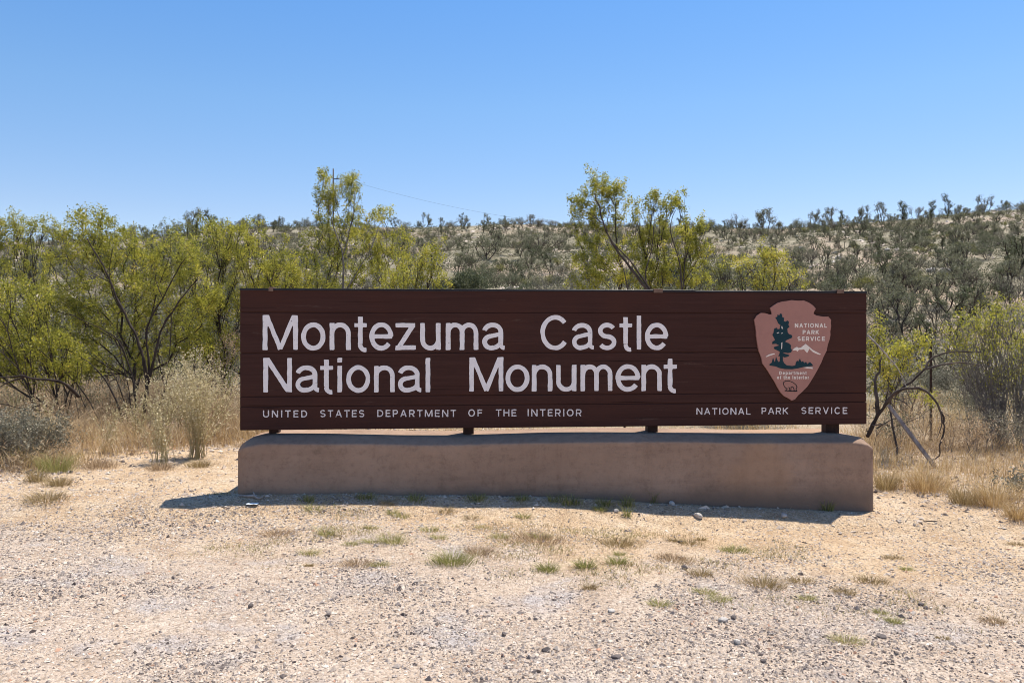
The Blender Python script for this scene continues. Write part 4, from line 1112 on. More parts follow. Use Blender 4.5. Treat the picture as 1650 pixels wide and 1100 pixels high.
for i, a in enumerate([(90, 760, 60, 36, 'tuft', "green tussock with dry seed stalks at the left"), (94, 782, 44, 20, 'tuft_dry', "olive tussock just in front of the green one at the left"), (60, 775, 36, 24, 'tuft_dry', "orange dry tussock left of the olive one"), (22, 738, 46, 30, 'tuft', "dark green tussock in front of the grey bush at the left"),
        (1427, 788, 44, 40, 'tuft_dry', "golden tussock beside the right end of the base"), (1552, 812, 44, 40, 'tuft_dry', "grey brown tussock at the edge of the pale sand on the right"), (1495, 790, 70, 44, 'straw', "golden grass tussock between the base and the grey brown tussock"), (260, 756, 40, 16, 'brown_weed', "rusty tussock at the foot of the short brownish weed"), (320, 752, 46, 14, 'tuft_dry', "tan tussock at the root of the tallest pale weed"), (160, 752, 70, 18, 'brown_weed', "low rusty tussock right of the green tussock at the left"), (1640, 835, 44, 30, 'straw', "straw tussock at the right edge beside the grey leafed plant"), (1600, 815, 60, 50, 'straw', "pale straw tussock left of the grey leafed plant")]):
    px, py, w, h, mt, lab = a
    tuft("grass_tussock", lab, "grass tussock", px, py, w * 1.15, h * .85, mt, int(w * 8), 300 + i, lean=1.2, flat=.8, tmean=.5, group=GU, bw=.0032)

# ------------------------------------------------------------------ low bushes near the sign
def low_bush(name, label, px, Y, blobs, depth, seed, mat, bark='bark_grey', leaves=22, leaf=.022, spread=.06, group=None):
    return creosote(name, label, px, Y, blobs, depth, seed, leaves, leaf, spread, .9, mat, bark, .2, .0016, 1.0, pw=.32, group=group)
low_bush("sagebrush", "blue grey sagebrush at the far left of the bare ground", 45, 7.6, [(45, 700, 55, 30, 70), (15, 715, 40, 24, 40), (85, 720, 30, 20, 20)], .4, 71, 'sage', leaves=26)
low_bush("grey_leafed_plant", "silvery leafed plant at the right edge of the pale sand", 1630, 7.3, [(1632, 805, 24, 22, 36), (1650, 790, 20, 20, 20)], .2, 72, 'sage', leaves=16, leaf=.03)
low_bush("dry_bush", "small bare grey bush behind the thin fence post", 1535, 13.5, [(1535, 655, 34, 20, 60)], .5, 73, 'scrub', leaves=6)
low_bush("dry_bush", "wide pale grey bush behind the arching dead branches", 1545, 16.0, [(1545, 615, 50, 26, 80), (1510, 630, 30, 20, 40)], .8, 74, 'sage', leaves=16, leaf=.03)
low_bush("dry_bush", "grey thicket of bare twigs seen over the sign left of the leaning bush", 895, 19.0, [(895, 455, 50, 24, 90), (930, 465, 30, 16, 40)], .9, 75, 'sage', leaves=6, leaf=.03)
low_bush("green_bush", "dark green rounded bush just over the sign's top edge near its middle", 752, 22.0, [(752, 462, 30, 14, 70), (720, 470, 24, 10, 30)], .8, 76, 'mesq_dark', leaves=30, leaf=.05, spread=.12)
low_bush("dry_bush", "grey brown brush pile of bare stems at the sign's left end", 362, 11.2, [(362, 600, 26, 50, 60), (345, 640, 26, 30, 30), (375, 560, 14, 30, 20)], .5, 77, 'brown_weed', leaves=4)
low_bush("dry_bush", "grey weedy bush under the fan shaped bush at the right", 1600, 9.6, [(1600, 690, 46, 26, 60), (1640, 700, 30, 26, 30)], .6, 78, 'sage', leaves=8)
low_bush("dry_bush", "low brown twiggy bush right of the leaning board", 1560, 9.2, [(1555, 705, 34, 20, 50)], .4, 79, 'brown_weed', leaves=8)
low_bush("dry_bush", "pale brown twiggy bush between the sign's right end and the leaning board", 1440, 9.8, [(1440, 690, 30, 22, 40)], .4, 80, 'scrub', leaves=8)

for i_, (px, Y, pts_, lab) in enumerate([(300, 10.9, [(300, 620, 40, 34, 46), (270, 640, 30, 22, 20)], "brown tangle of bare twigs between the largest left bush and the sign"), (170, 10.2, [(165, 640, 50, 26, 50)], "brown tangle of bare twigs left of the largest bush's trunk"), (60, 10.6, [(60, 640, 55, 24, 50)], "brown tangle of bare twigs under the bush sprawling at the far left"), (1480, 10.6, [(1480, 665, 40, 26, 46)], "grey tangle of bare twigs just left of the thin fence post"), (1570, 11.6, [(1575, 640, 50, 28, 60)], "grey tangle of bare twigs under the fan shaped bush's left side"), (1430, 12.4, [(1430, 610, 40, 34, 50)], "grey twiggy thicket behind the half dead bush")]):
    low_bush("dry_bush", lab, px, Y, pts_, .6, 400 + i_, ('brown_weed', 'scrub', 'sage')[i_ % 3], leaves=5 if i_ < 3 else 8, bark='bark_mid' if i_ < 3 else 'bark_grey')

# ------------------------------------------------------------------ hillside shrubs
def proto(kind, seed):
    """a shrub about 1 unit tall: returns (trunk mesh, crown mesh)"""
    rng = np.random.default_rng(seed)
    stems = 4
    if kind == 'mesquite':      # several dark stems, clumpy irregular head
        nb = rng.integers(6, 9); blobs = []
        for _ in range(nb):
            a = rng.uniform(0, 6.28); r = rng.uniform(.08, .42)
            blobs.append((r * math.cos(a), r * math.sin(a), rng.uniform(.3, .9) - r * .3, rng.uniform(.10, .19), rng.uniform(.10, .18), 14))
        lv, lf, sp, bf, pw, r0 = 20, .032, .055, .75, .36, .006
    elif kind == 'upright':     # narrow, irregular, open
        blobs = [(rng.normal(0, .13), rng.normal(0, .13), z, .08 + .10 * rng.random(), .10, 13) for z in (.3, .42, .55, .66, .78, .93)]
        lv, lf, sp, bf, pw, r0 = 20, .032, .050, .6, .38, .006
    elif kind == 'dome':        # rounded to the ground
        blobs = [(rng.normal(0, .34), rng.normal(0, .34), rng.uniform(.25, .72), .26, .24, 16) for _ in range(6)]
        lv, lf, sp, bf, pw, r0 = 20, .036, .075, .9, .33, .005
    else:                       # wispy: bare twigs, few leaves
        blobs = [(rng.normal(0, .3), rng.normal(0, .3), rng.uniform(.35, .85), .24, .22, 18) for _ in range(5)]
        lv, lf, sp, bf, pw, r0 = 11, .034, .07, .9, .33, .005
    T = []
    for x, y, z, r, h, n in blobs:
        d = rng.normal(0, 1, (n, 3)); d /= np.linalg.norm(d, axis=1, keepdims=True)
        T.append(np.array([x, y, z]) + d * rng.uniform(.2, 1, (n, 1)) ** .5 * np.array([r, r, h]))
    T = np.concatenate(T); T = T[T[:, 2] > .08]
    nodes, par, tip = skeleton((0, 0, -.06), T, bf, rng, .14, .09, 0, stems, .1)
    V, Q = branch_geo(nodes, par, r0, pw, 4, .035)
    C = []; tn = []
    for t in T:
        k = rng.poisson(lv) + 1
        C.append(t + rng.normal(0, sp * .7, (k, 3)) + np.array([0, 0, sp * .3])); tn.append(np.clip(rng.normal(.5, .22, k) + rng.normal(0, .1), 0, 1))
    C = np.concatenate(C); Lv, Lq, Lt = leaf_geo(C, lf, rng, np.concatenate(tn), .4, .6)
    return (V, Q), (Lv, Lq, Lt)

PROT = {}
def proto_set(key, kind, leafmat, bark, seeds):
    out = []
    for s in seeds:
        (V, Q), (Lv, Lq, Lt) = proto(kind, s)
        trunk = mesh("trunk", V, None, Q, None, [M[bark]], smooth=True)
        crown = mesh("crown", Lv, None, Lq, Lt, [M[leafmat]])
        whole = mesh(key, np.concatenate([V, Lv]), None, np.concatenate([Q, Lq + len(V)]), np.concatenate([np.full(len(V), .3), Lt]), [M[bark], M[leafmat]], np.concatenate([np.zeros(len(Q)), np.ones(len(Lq))]))
        out.append((trunk, crown, whole))
    PROT[key] = out
proto_set('mesquite_tree', 'mesquite', 'mesq', 'bark_mid', (1, 2, 3, 4))
proto_set('juniper_tree', 'upright', 'mesq_dark', 'bark', (5, 6, 7))
proto_set('grey_shrub', 'dome', 'mesq', 'bark_mid', (8, 9, 10))
proto_set('sage_shrub', 'wispy', 'sage', 'bark_mid', (11, 12, 13))
proto_set('olive_shrub', 'dome', 'mesq_dark', 'bark_mid', (16, 17, 18))
proto_set('green_shrub', 'dome', 'green_low', 'bark_mid', (14, 15))
WORDS = {'mesquite_tree': ("grey green mesquite with dark stems", "tree"), 'juniper_tree': ("dark narrow juniper like tree", "tree"),
         'grey_shrub': ("rounded grey green shrub", "shrub"), 'sage_shrub': ("wispy pale grey shrub", "shrub"), 'green_shrub': ("low yellow green shrub", "shrub"), 'olive_shrub': ("dense dark olive shrub", "shrub")}
hill_rng = np.random.default_rng(99)
def plant(key, x, y, h, w=1.0, parts=False, label=None, group=None):
    pr = PROT[key][hill_rng.integers(len(PROT[key]))]
    z = gz(x, y)
    if parts:
        r = empty(key, (x, y, z)); link("trunk", pr[0], r); link("crown", pr[1], r)
    else:
        r = link(key, pr[2], None, (x, y, z))
    r.rotation_euler = (0, 0, hill_rng.uniform(0, 6.28)); r.scale = (h * w, h * w, h)
    tag(r, label, WORDS[key][1], group); return r

def zone(px, py):
    if px < 330: return "far left"
    if px < 720: return "behind the plumed bush"
    if px < 925: return "over the sign's middle"
    if px < 1160: return "behind the leaning bush"
    if px < 1396: return "over the emblem"
    return "right of the sign"
def band(y): return "low on the hill" if y < 48 else ("halfway up the hill" if y < 82 else "high on the hill")

def hillside():
    pts = []
    cell = {}
    tries = 0
    R = np.random.default_rng(5)
    while len(pts) < 1240 and tries < 60000:
        tries += 1
        y = 22 + 92 * R.random() ** .9; px = R.uniform(-160, 1810); x = (px - CX) / F * y
        dens = .55 + 1.1 * float(fbm(np.array([x * .07]), np.array([y * .07]), 3, 91)[0])
        if px > 1150: dens += .2
        if y > 78: dens += .25
        if y < 34: dens -= .2
        if abs(px - (770 - (y - 70) * .25)) < 9 and y > 55: continue
        if R.random() > dens: continue
        dmin = 1.0 + y * .009
        if any((x - a) ** 2 + (y - b) ** 2 < dmin * dmin for a, b, *_ in pts): continue
        pts.append((x, y, px))
    for x, y, px in pts:
        u = R.random()
        right = px > 1150
        if u < (.25 if right else .16): key, h, w = 'mesquite_tree', R.uniform(.9, 1.9), R.uniform(.9, 1.3)
        elif u < (.32 if right else .25): key, h, w = 'juniper_tree', R.uniform(.9, 1.7), R.uniform(.85, 1.25)
        elif u < .45: key, h, w = 'grey_shrub', R.uniform(.7, 1.4), R.uniform(.85, 1.2)
        elif u < .63: key, h, w = 'sage_shrub', R.uniform(.6, 1.2), R.uniform(.9, 1.4)
        elif u < .79: key, h, w = 'green_shrub', R.uniform(.45, .9), R.uniform(.9, 1.4)
        else: key, h, w = 'olive_shrub', R.uniform(.6, 1.3), R.uniform(.9, 1.3)
        z = gz(x, y); py = HY - (z - EYE) / y * F
        g = f"{WORDS[key][0]}s {band(y)} {zone(px, py)}"
        plant(key, x, y, h, w, parts=(y < 48 and key in ('mesquite_tree', 'juniper_tree')), label=f"{WORDS[key][0]} {band(y)} {zone(px, py)}", group=g)
hillside()

def midground():
    R = np.random.default_rng(15)
    for (x0, x1, y0, y1, n, where) in ((-17, -3.2, 14.2, 24, 60, "behind the bushes left of the sign"), (-2.5, 5.5, 15, 24, 26, "just beyond the sign"), (6.0, 21, 13, 26, 60, "on the flat right of the sign")):
        pts = []
        for _ in range(4000):
            if len(pts) >= n: break
            x, y = R.uniform(x0, x1), R.uniform(y0, y1)
            if abs(x) > y * .75 or any((x - a) ** 2 + (y - b) ** 2 < 1.0 for a, b in pts): continue
            pts.append((x, y)); u = R.random()
            if x0 < -3: key, h, w = (('grey_shrub', R.uniform(1.0, 1.9), 1.0) if u < .45 else ('green_shrub', R.uniform(.8, 1.5), 1.1) if u < .65 else ('sage_shrub', R.uniform(.8, 1.5), 1.1))
            else: key, h, w = (('grey_shrub', R.uniform(.5, .95), 1.1) if u < .3 else ('green_shrub', R.uniform(.4, .8), 1.1) if u < .42 else ('sage_shrub', R.uniform(.45, 1.0), 1.2))
            plant(key, x, y, h, w, parts=False, label=f"{WORDS[key][0]} {where}", group=f"{WORDS[key][0]}s {where}")
midground()

# trees that stand out on the skyline
SKY = [  # px, top py, kind, width factor, label
    (205, 362, 'grey_shrub', 1.0, "dark shrub on the skyline right behind the largest left bush"), (232, 362, 'mesquite_tree', .9, "first skyline tree right of the largest left bush"), (262, 358, 'mesquite_tree', 1.0, "second skyline tree right of the largest left bush"), (285, 358, 'grey_shrub', 1.0, "dense dark shrub on the skyline above the rocky slope"),
    (310, 332, 'mesquite_tree', .8, "tallest skyline tree at the left above the rocky slope"), (340, 340, 'juniper_tree', .9, "thin tree right of the tallest left skyline tree"), (418, 345, 'mesquite_tree', 1.0, "skyline tree over the sign's upper left corner"), (398, 349, 'grey_shrub', 1, "low shrub beside the skyline tree over the sign's left corner"),
    (455, 347, 'mesquite_tree', .8, "left of two small skyline trees left of the utility poles"), (490, 349, 'grey_shrub', 1, "right of two small skyline shrubs left of the utility poles"), (647, 350, 'grey_shrub', .9, "skyline shrub just right of the plumed bush"), (683, 342, 'mesquite_tree', 1.0, "widest skyline tree over the word Montezuma"), (712, 350, 'mesquite_tree', .8, "small skyline tree right of the widest one over Montezuma"), (742, 344, 'juniper_tree', .8, "thin skyline tree left of the bare path on the hill"),
    (815, 352, 'grey_shrub', 1.2, "grey skyline shrub right of the bare path on the hill"), (862, 348, 'sage_shrub', 1.3, "spreading wispy skyline shrub left of the leaning bush"), (910, 356, 'grey_shrub', 1, "low skyline shrub touching the leaning bush"), (1140, 350, 'grey_shrub', .8, "small dark skyline shrub right of the twin crested bush"), (1190, 347, 'sage_shrub', 1.1, "bare twiggy skyline shrub left of the large round tree"), (1237, 331, 'mesquite_tree', 1.15, "large round topped tree on the skyline above the emblem"),
    (1310, 336, 'mesquite_tree', .8, "open skyline tree right of the large round topped tree"), (1336, 334, 'mesquite_tree', 1.0, "wide skyline tree above the sign's upper right corner"), (1358, 340, 'juniper_tree', .9, "narrow skyline tree above the sign's upper right corner"), (1393, 328, 'mesquite_tree', .8, "round skyline tree just right of the sign's end"), (1420, 325, 'mesquite_tree', .8, "second round skyline tree right of the sign's end"), (1455, 325, 'juniper_tree', 1.2, "bushy skyline tree midway between the sign and the right edge"), (1503, 324, 'juniper_tree', 1.0, "dark column shaped skyline tree near the right"), (1527, 315, 'juniper_tree', .8, "tallest thin skyline tree near the right"), (1545, 330, 'mesquite_tree', .9, "low skyline tree beside the tallest thin one"), (1587, 312, 'mesquite_tree', .85, "tallest round skyline tree near the right edge"), (1622, 324, 'juniper_tree', .7, "tiny skyline tree close to the right edge"), (1648, 324, 'grey_shrub', 1.2, "dark mass of shrub on the skyline at the right edge"), (1475, 335, 'sage_shrub', 1, "wispy shrub on the skyline left of the dark column shaped tree"), (1290, 350, 'grey_shrub', 1, "low dark shrub on the skyline right of the large round topped tree"), (95, 362, 'grey_shrub', 1.1, "dark shrub on the skyline between the two left bushes"), (130, 372, 'grey_shrub', 1.0, "low shrub on the skyline at the left, partly hidden by the largest bush"),
]
for px, py, key, w, lab in SKY:
    Y = 105 + hill_rng.uniform(-4, 3); x = (px - CX) / F * Y
    zt = EYE - (py - HY) / F * Y
    plant(key, x, Y, max(.9, (zt - gz(x, Y)) * 1.03), w, parts=True, label=lab, group="trees on the skyline")

# mid-size shrubs that show clearly on the slope right of the sign
for px, py, hpx, key, w, lab in [
    (1437, 470, 52, 'mesquite_tree', .9, "grey mesquite level with the sign's top, right of the sign"), (1460, 475, 62, 'mesquite_tree', 1.1, "large mesquite with a wide fork right of the sign's upper corner"), (1355, 470, 52, 'mesquite_tree', .8, "forked mesquite rising over the sign's top right corner"), (1405, 500, 45, 'mesquite_tree', .9, "dark mesquite touching the sign's upper right corner"),
    (1536, 440, 46, 'mesquite_tree', .9, "dark trunked mesquite above the pale rocks"), (1635, 440, 56, 'juniper_tree', 1.2, "dense dark tree at the right edge halfway up"), (1610, 480, 44, 'juniper_tree', 1.3, "dark bushy tree in the right part of the slope"), (1507, 508, 45, 'mesquite_tree', .9, "small mesquite standing alone on the pale slope right of the sign"), (1560, 500, 40, 'grey_shrub', 1, "olive shrub above the fan shaped bush"), (1490, 560, 50, 'juniper_tree', 1.1, "dark stemmed shrub leaning behind the thin fence post"),
    (1285, 428, 36, 'grey_shrub', 1.2, "rounded shrub right of the small bright bush over the emblem"), (1330, 440, 44, 'mesquite_tree', .8, "mesquite between the rounded shrub and the sign's right corner"), (870, 405, 40, 'grey_shrub', 1.1, "grey shrub in the middle of the gap between the tall bushes"), (800, 445, 22, 'green_shrub', 1.2, "small yellow green shrub just over the sign near its middle"), (840, 418, 30, 'mesquite_tree', 1, "mesquite in the gap left of the leaning bush")]:
    lo = None
    p = None
    ys = np.linspace(20, 108, 1500); d = EYE - (py - HY) / F * ys - ground((px - CX) / F * ys, ys); k = int(np.argmax(d < 0)); Y = ys[k]
    plant(key, (px - CX) / F * Y, Y, hpx / F * Y * 1.05, w, parts=True, label=lab, group="larger shrubs on the slope")

def hillside_scrub():
    """uncountable tiny bushes and dry clumps that cover the slope"""
    rng = np.random.default_rng(44)
    n = 38000
    y = 17 + 96 * rng.random(n) ** .8; px = rng.uniform(-250, 1900, n); x = (px - CX) / F * y
    keep = rng.random(n) < np.clip(.6 + 1.3 * fbm(x * .12, y * .12, 3, 92), .08, 1)
    keep &= ~((np.abs(px - (770 - (y - 70) * .25)) < 7) & (y > 55))
    x, y = x[keep], y[keep]; n = len(x)
    r = rng.uniform(.10, .32, n) * np.where(rng.random(n) < .12, 1.6, 1) * (1 + y * .005); k = 24
    d = rng.normal(0, 1, (n, k, 3)); d /= np.linalg.norm(d, axis=2, keepdims=True); d[:, :, 2] = np.abs(d[:, :, 2])
    C = np.stack([x, y, ground(x, y)], -1)[:, None, :] + d * (r[:, None] * rng.uniform(.4, 1, (n, k)))[:, :, None] * np.array([1, 1, .9])
    base = np.clip(rng.normal(.30, .22, n), 0, 1)
    tone = np.clip(base[:, None] + rng.normal(0, .1, (n, k)), 0, 1)
    V, Q, t = leaf_geo(C.reshape(-1, 3), np.repeat(r * .32, k), rng, tone.ravel(), .7, .4)
    stuff("hillside_scrub", V, None, Q, t, 'scrub')
hillside_scrub()

# ------------------------------------------------------------------ stones
def rock_mesh(rng, sub=2):
    import bmesh
    bm = bmesh.new(); bmesh.ops.create_icosphere(bm, subdivisions=sub, radius=1.0)
    s = rng.integers(1, 9999)
    for v in bm.verts:
        c = np.array(v.co)
        for _ in range(1): pass
        f = 1 + .35 * float(fbm(np.array([c[0] * 1.3 + c[2]]), np.array([c[1] * 1.3 - c[2] * .7]), 3, int(s))[0])
        v.co = c * f
    # chop a few flat faces
    for _ in range(5):
        nrm = rng.normal(0, 1, 3); nrm /= np.linalg.norm(nrm); dd = rng.uniform(.55, .8)
        for v in bm.verts:
            e = float(np.dot(np.array(v.co), nrm)) - dd
            if e > 0: v.co = np.array(v.co) - nrm * e
    return bm
def stone(label, px, py, wpx, hpx, mat, seed, cat="stone", name="stone"):
    rng = np.random.default_rng(seed)
    p = on_ground(px, py); k = p[1] / F
    bm = rock_mesh(rng, 2)
    me = bpy.data.meshes.new(name); bm.to_mesh(me); bm.free(); me.materials.append(M[mat])
    o = link(name, me, None, (p[0], p[1], p[2] + hpx * k * .25)); o.scale = (wpx * k / 2, wpx * k / 2 * .8, hpx * k / 2 * 1.1); o.rotation_euler = (0, 0, rng.uniform(0, 6))
    tag(o, label, cat, "larger stones on the gravel"); return o
for i, s in enumerate([(1083, 813, 12, 9, 'white_rock', "pale stone in the base's shadow right of centre"), (1125, 834, 15, 10, 'white_rock', "white stone on the shadow's edge right of centre"), (1263, 833, 15, 9, 'white_rock', "white stone on the shadow's edge below the emblem"), (912, 799, 12, 7, 'white_rock', "small pale stone against the foot of the base near its middle"),
        (993, 825, 9, 7, 'white_rock', "little pale stone in the shadow left of the long bladed weed"), (1103, 918, 11, 10, 'dark_rock', "dark stone beside the stiff stalked tuft"), (1096, 874, 8, 6, 'dark_rock', "round dark stone beside the olive brown tuft"), (812, 1024, 9, 9, 'dark_rock', "pointed dark stone standing up in the middle foreground"), (880, 1048, 15, 10, 'dark_rock', "largest grey stone in the bottom middle foreground"),
        (404, 979, 11, 9, 'dark_rock', "dark stone left of centre in the foreground"), (529, 993, 12, 7, 'dark_rock', "flat dark stone in the foreground under the sign's left half"), (776, 1097, 8, 9, 'dark_rock', "dark stone at the bottom edge of the photo"), (985, 985, 15, 7, 'white_rock', "pale flat stone in front of the grey green tuft"), (1166, 1002, 18, 9, 'white_rock', "pale grey stone in the right foreground beside a second one"), (1182, 998, 14, 9, 'dark_rock', "grey stone in the right foreground beside the pale grey one"), (1188, 1038, 14, 12, 'white_rock', "two toned pale stone in the right foreground"), (1420, 1027, 18, 7, 'dark_rock', "flat bluish stone right of the yellow green mat"), (993, 1060, 18, 7, 'dark_rock', "long flat grey stone in the bottom right foreground"), (1230, 1068, 12, 8, 'dark_rock', "brownish stone in the bottom right foreground"),
        (1453, 850, 3, 2, 'dark_rock', "tiny dark stone on the pale sand right of the base"), (1484, 975, 12, 6, 'dark_rock', "left of two dark stones lying together at the right"), (1492, 981, 10, 6, 'dark_rock', "right of two dark stones lying together at the right")]):
    stone(s[5], s[0], s[1], s[2], s[3], s[4], 500 + i)
# pale rock outcrop on the slope right of the sign
for i, (px, py, w, h, lab) in enumerate([(1500, 438, 18, 8, "left block of the pale rock ledge on the slope"), (1522, 440, 24, 9, "largest block of the pale rock ledge on the slope"), (1548, 437, 20, 8, "right block of the pale rock ledge on the slope"), (1352, 418, 14, 7, "pale rock on the slope over the sign's right corner"), (1372, 398, 12, 6, "small pale rock higher on the slope right of the emblem"), (1290, 402, 14, 6, "pale rock in the scrub above the emblem"), (755, 420, 12, 5, "pale rock beside the bare path on the hill"), (880, 392, 14, 5, "pale rock in the gap left of the leaning bush"), (1430, 405, 12, 5, "pale rock left of the ledge on the slope")]):
    ys = np.linspace(20, 112, 1600); d = EYE - (py - HY) / F * ys - ground((px - CX) / F * ys, ys); k = int(np.argmax(d < 0)); Y = ys[k]; x = (px - CX) / F * Y
    bm = rock_mesh(np.random.default_rng(600 + i), 2); me = bpy.data.meshes.new("rock"); bm.to_mesh(me); bm.free(); me.materials.append(M['white_rock'])
    o = link("rock", me, None, (x, Y, gz(x, Y) + .1)); o.scale = (w / F * Y / 2, w / F * Y / 2.6, h / F * Y / 1.6); tag(o, lab, "rock", "pale rocks on the slope")

def gravel():
    """loose gravel over the bare ground: far too many stones to count"""
    rng = np.random.default_rng(45)
    V0 = np.array([(1, 0, 0), (-1, 0, 0), (0, 1, 0), (0, -1, 0), (0, 0, 1), (0, 0, -.6)], float)
    T0 = np.array([(0, 2, 4), (2, 1, 4), (1, 3, 4), (3, 0, 4), (2, 0, 5), (1, 2, 5), (3, 1, 5), (0, 3, 5)])
    def lay(n, x0, x1, y0, y1, dens, smin, smax, a):
        x = rng.uniform(x0, x1, n); y = y0 + (y1 - y0) * rng.random(n) ** 1.15
        k = rng.random(n) < dens(x, y); x, y = x[k], y[k]
        u = rng.random(len(x)); s = smin * (1 - u * (1 - (smin / smax) ** a)) ** (-1 / a)
        return x, y, s
    def zone_(x, y):   # 1 in the gravel, low in the sandy strip by the sign
        yy = y + .10 * x + fbm(x * .6, y * .6, 3, 55) * 2.2
        g = sstep(6.2, 4.8, yy)
        patch = np.clip(.75 + fbm(x * 1.5, y * 1.5, 3, 56) * 1.4, .15, 1.2)
        return np.clip((.16 + .84 * g) * patch, 0, 1) * (y < edge_y(x) + 1.2)
    out = [lay(430000, -5.2, 5.2, 2.9, 7.6, zone_, .0034, .014, 1.7), lay(16000, -5.5, 5.5, 2.9, 8.5, zone_, .009, .024, 2.6),
           lay(60000, -5.5, 5.5, 2.9, 8.0, lambda x, y: zone_(x, y) * np.clip(.25 + 2.6 * fbm(x * 1.1, y * 1.6, 3, 58), .03, 1), .006, .018, 1.6),
           lay(40000, -6.5, 6.5, 6.5, 11, lambda x, y: .15 + .85 * sstep(-.6, .6, y - edge_y(x)), .007, .04, 2.0)]
    sizes = [len(o[0]) for o in out]
    x = np.concatenate([o[0] for o in out]); y = np.concatenate([o[1] for o in out]); s = np.concatenate([o[2] for o in out]); n = len(x)
    a = rng.uniform(0, 6.28, n); ca, sa = np.cos(a), np.sin(a)
    P = V0[None] * (1 + rng.uniform(-.35, .35, (n, 6, 1))) + rng.normal(0, .22, (n, 6, 3))
    P = P * np.stack([s, s * rng.uniform(.5, .95, n), s * rng.uniform(.3, .75, n)], -1)[:, None, :]
    X = P[:, :, 0] * ca[:, None] - P[:, :, 1] * sa[:, None]; Yv = P[:, :, 0] * sa[:, None] + P[:, :, 1] * ca[:, None]
    W = np.stack([X + x[:, None], Yv + y[:, None], P[:, :, 2] + (ground(x, y) + s * .12)[:, None]], -1)
    T = (T0[None] + np.arange(n)[:, None, None] * 6).reshape(-1, 3)
    grey = .10 * fbm(x * 1.2, y * 1.2, 3, 57); tone = np.clip(rng.normal(.60, .17, n) + grey, .02, .95); dk = rng.random(n) < np.clip(.17 + .62 * fbm(x * 1.4, y * 2.0, 3, 59), .04, .5); tone[dk] = rng.uniform(0, .22, dk.sum()); rd = rng.random(n) < .02; tone[rd] = 1.0
    a_ = sizes[0] + sizes[1]; b_ = a_ + sizes[2]; tone[a_:b_] = np.clip(rng.normal(.46, .24, b_ - a_), .02, .93)
    stuff("gravel", W.reshape(-1, 3), T, None, np.repeat(tone, 6), 'pebble')
gravel()

def slope_stones():
    rng = np.random.default_rng(46); n = 5000
    y = 20 + 92 * rng.random(n) ** .8; x = (rng.uniform(-200, 1850, n) - CX) / F * y
    k = rng.random(n) < np.clip(.25 + 2.2 * fbm(x * .15, y * .15, 3, 95), .02, 1); x, y = x[k], y[k]; n = len(x)
    V0 = np.array([(1, 0, 0), (-1, 0, 0), (0, 1, 0), (0, -1, 0), (0, 0, 1), (0, 0, -.6)], float)
    T0 = np.array([(0, 2, 4), (2, 1, 4), (1, 3, 4), (3, 0, 4), (2, 0, 5), (1, 2, 5), (3, 1, 5), (0, 3, 5)])
    s_ = rng.uniform(.05, .16, n) * (1 + y * .012)
    P = (V0[None] + rng.normal(0, .25, (n, 6, 3))) * np.stack([s_, s_, s_ * .6], -1)[:, None, :] + np.stack([x, y, ground(x, y)], -1)[:, None, :]
    stuff("slope_stones", P.reshape(-1, 3), (T0[None] + np.arange(n)[:, None, None] * 6).reshape(-1, 3), None, np.repeat(rng.uniform(.55, .95, n), 6), 'pebble')
slope_stones()

# ------------------------------------------------------------------ small things
# dead roots at the base's left foot, scrap beside it
p = on_ground(400, 800)
R_ = empty("dead_root", tuple(p)); tag(R_, "bleached forked root lying at the left foot of the base", "root")
def pts_on(*pp): return np.array([np.array(at(a, b, p[1] + c)) - p for a, b, c in pp])
G = Geo(); G.tube(pts_on((386, 798, 0), (398, 799, -.02), (410, 798, -.03), (416, 804, -.05)), [.009, .011, .012, .006], 6); G.tube(pts_on((410, 799, -.03), (418, 803, -.05), (427, 796, -.06)), [.011, .009, .003], 6); G.tube(pts_on((411, 799, -.03), (408, 792, -.02)), [.009, .003], 5); G.build("root_wood", M['deadwood'], R_, smooth=True)
p2 = on_ground(407, 815)
G = Geo()
xs_ = np.linspace(-.045, .045, 7); ys_ = np.linspace(-.03, .03, 5); XX, YY = np.meshgrid(xs_, ys_)
ZZ = .012 + .018 * fbm(XX * 40, YY * 40, 2, 3)
for zo in (0, -.003): G.add(np.stack([XX, YY, ZZ + zo], -1).reshape(-1, 3), quads=[(r * 7 + c, r * 7 + c + 1, (r + 1) * 7 + c + 1, (r + 1) * 7 + c) for r in range(4) for c in range(6)])
tag(G.build("plastic_scrap", M['rag'], None, loc=tuple(p2)), "crumpled pale blue scrap in the shadow at the base's left end", "litter")
p = on_ground(1500, 842)
R2 = empty("twig", tuple(p)); tag(R2, "curved dark twig lying on the pale sand right of the base", "twig")
G = Geo(); G.tube(np.array([(-.055, .02, .012), (-.02, -.01, .014), (.03, -.018, .016), (.06, -.012, .01)]), [.003, .005, .005, .002], 5); G.build("twig_wood", M['bark_mid'], R2, smooth=True)

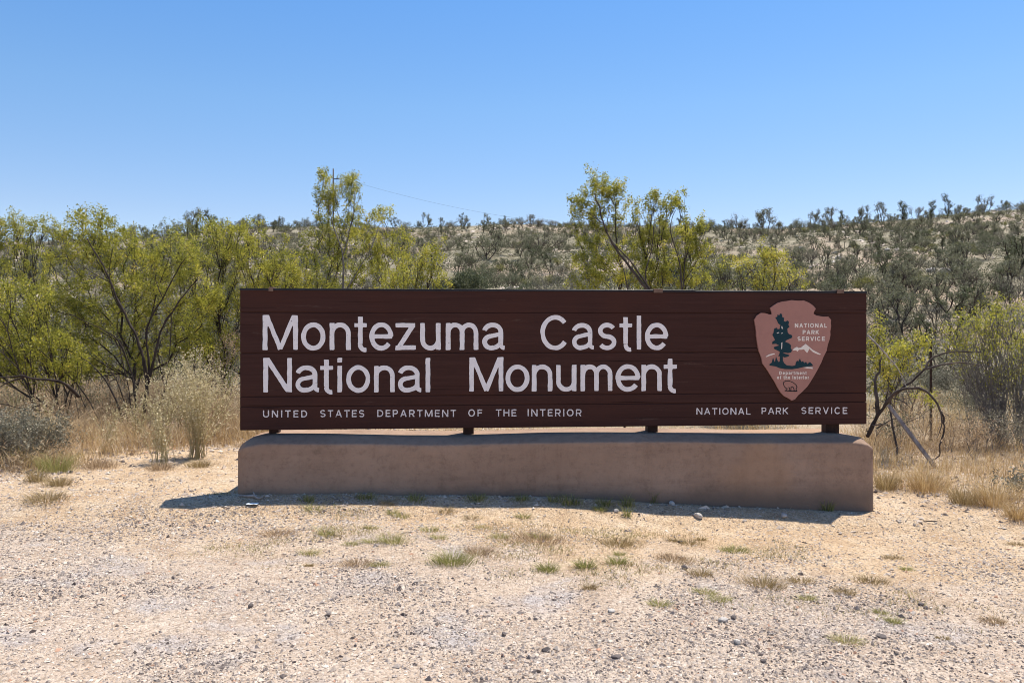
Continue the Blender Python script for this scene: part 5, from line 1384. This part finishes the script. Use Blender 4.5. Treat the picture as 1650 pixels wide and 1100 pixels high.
# thin wire fence behind the half dead bush
fx, fy = (1500 - CX) / F * 11.1, 11.1
FEN = empty("wire_fence", (fx, fy, gz(fx, fy))); tag(FEN, "thin steel post of a wire fence standing in the dry grass right of the sign", "fence")
ends = [(0, 0), (-4.2, .5), (4.3, -.2)]
for k, (dx, dy) in enumerate(ends):
    zz = gz(fx + dx, fy + dy) - gz(fx, fy)
    G = Geo(); G.box(dx - .016, dx + .016, dy - .004, dy + .004, zz - .2, zz + 1.45); G.box(dx - .004, dx + .004, dy + .0045, dy + .030, zz - .2, zz + 1.445); G.build("fence_post", M['steel'], FEN)
z_ = [gz(fx + a, fy + b) - gz(fx, fy) for a, b in ends]
for h in (.32, .68, 1.02):
    G = Geo()
    for (i, j) in ((1, 0), (0, 2)):
        t = np.linspace(0, 1, 14); A = np.array([ends[i][0], ends[i][1] - .012, z_[i] + h]); B = np.array([ends[j][0], ends[j][1] - .012, z_[j] + h])
        P = A[None] * (1 - t[:, None]) + B[None] * t[:, None]; P[:, 2] -= .05 * 4 * t * (1 - t)
        G.tube(P, .0022, 4)
    G.build("fence_wire", M['steel'], FEN)

# weathered board leaning in the grass
A = at(1431, 652, 9.15); B = at(1511, 742, 8.9); B[2] = gz(B[0], B[1]) - .02
d = B - A; L = np.linalg.norm(d); d /= L
side = np.cross(d, [0, -1, 0.35]); side /= np.linalg.norm(side); nn = np.cross(side, d)
G = Geo(); V = [A + d * L * t + side * a + nn * b for t in (0, 1) for a in (-.020, .020) for b in (-.012, .012)]
G.add(np.array(V) - B, quads=[(0, 1, 3, 2), (4, 6, 7, 5), (0, 4, 5, 1), (2, 3, 7, 6), (0, 2, 6, 4), (1, 5, 7, 3)])
tag(G.build("board", M['plank'], None, loc=tuple(B)), "weathered grey board leaning in the dry grass under the arching branches", "board")

# utility poles on the hilltop and their line
def utility_pole(px, top_py, Y, label, r):
    x = (px - CX) / F * Y; z0 = gz(x, Y); zt = EYE - (top_py - HY) / F * Y
    o = empty("utility_pole", (x, Y, z0)); tag(o, label, "pole", "utility poles on the hilltop")
    G = Geo(); G.tube([(0, 0, -1), (0, 0, (zt - z0) * .5), (0, 0, zt - z0)], [r, r * .9, r * .75], 8); G.build("pole", M['pole'], o, smooth=True)
    return x, Y, z0, zt, o
x1, y1, z1, t1, P1 = utility_pole(537, 272, 128, "tall thin utility pole rising behind the plumed bush", .13)
x2, y2, z2, t2, P2 = utility_pole(530, 311, 190, "shorter looking farther utility pole just left of the tall one", .12)
for (z0, zt, P, k) in ((z1, t1, P1, 1.0), (z2, t2, P2, 1.0)):
    G = Geo(); G.box(-.05, .95, -.06, .06, zt - z0 - 1.72, zt - z0 - 1.58); G.build("bracket_arm", M['pole'], P)
    G = Geo(); G.tube([(.62, 0, zt - z0 - 1.56), (.62, 0, zt - z0 - 1.42), (.62, 0, zt - z0 - 1.28)], [.05, .09, .04], 8); G.build("insulator", M['pole'], P)
W = Geo()
A = np.array([x1 + .62, y1, t1 - 1.29]); B = at(1010, 366, 150); t = np.linspace(0, 1, 50)[:, None]
Pw = A * (1 - t) + B * t; Pw[:, 2] -= 4.6 * (t * (1 - t) * 1.6).ravel()
W.tube(Pw, .011, 4)
A2 = np.array([x2 + .62, y2, t2 - 1.29]); Pw = A2 * (1 - t) + A * t; Pw[:, 2] -= 1.2 * (t * (1 - t) * 4).ravel()
W.tube(Pw, .011, 4)
tag(W.build("power_line", M['pole'], None), "thin power line sagging right from the tall utility pole across the sky", "wire")
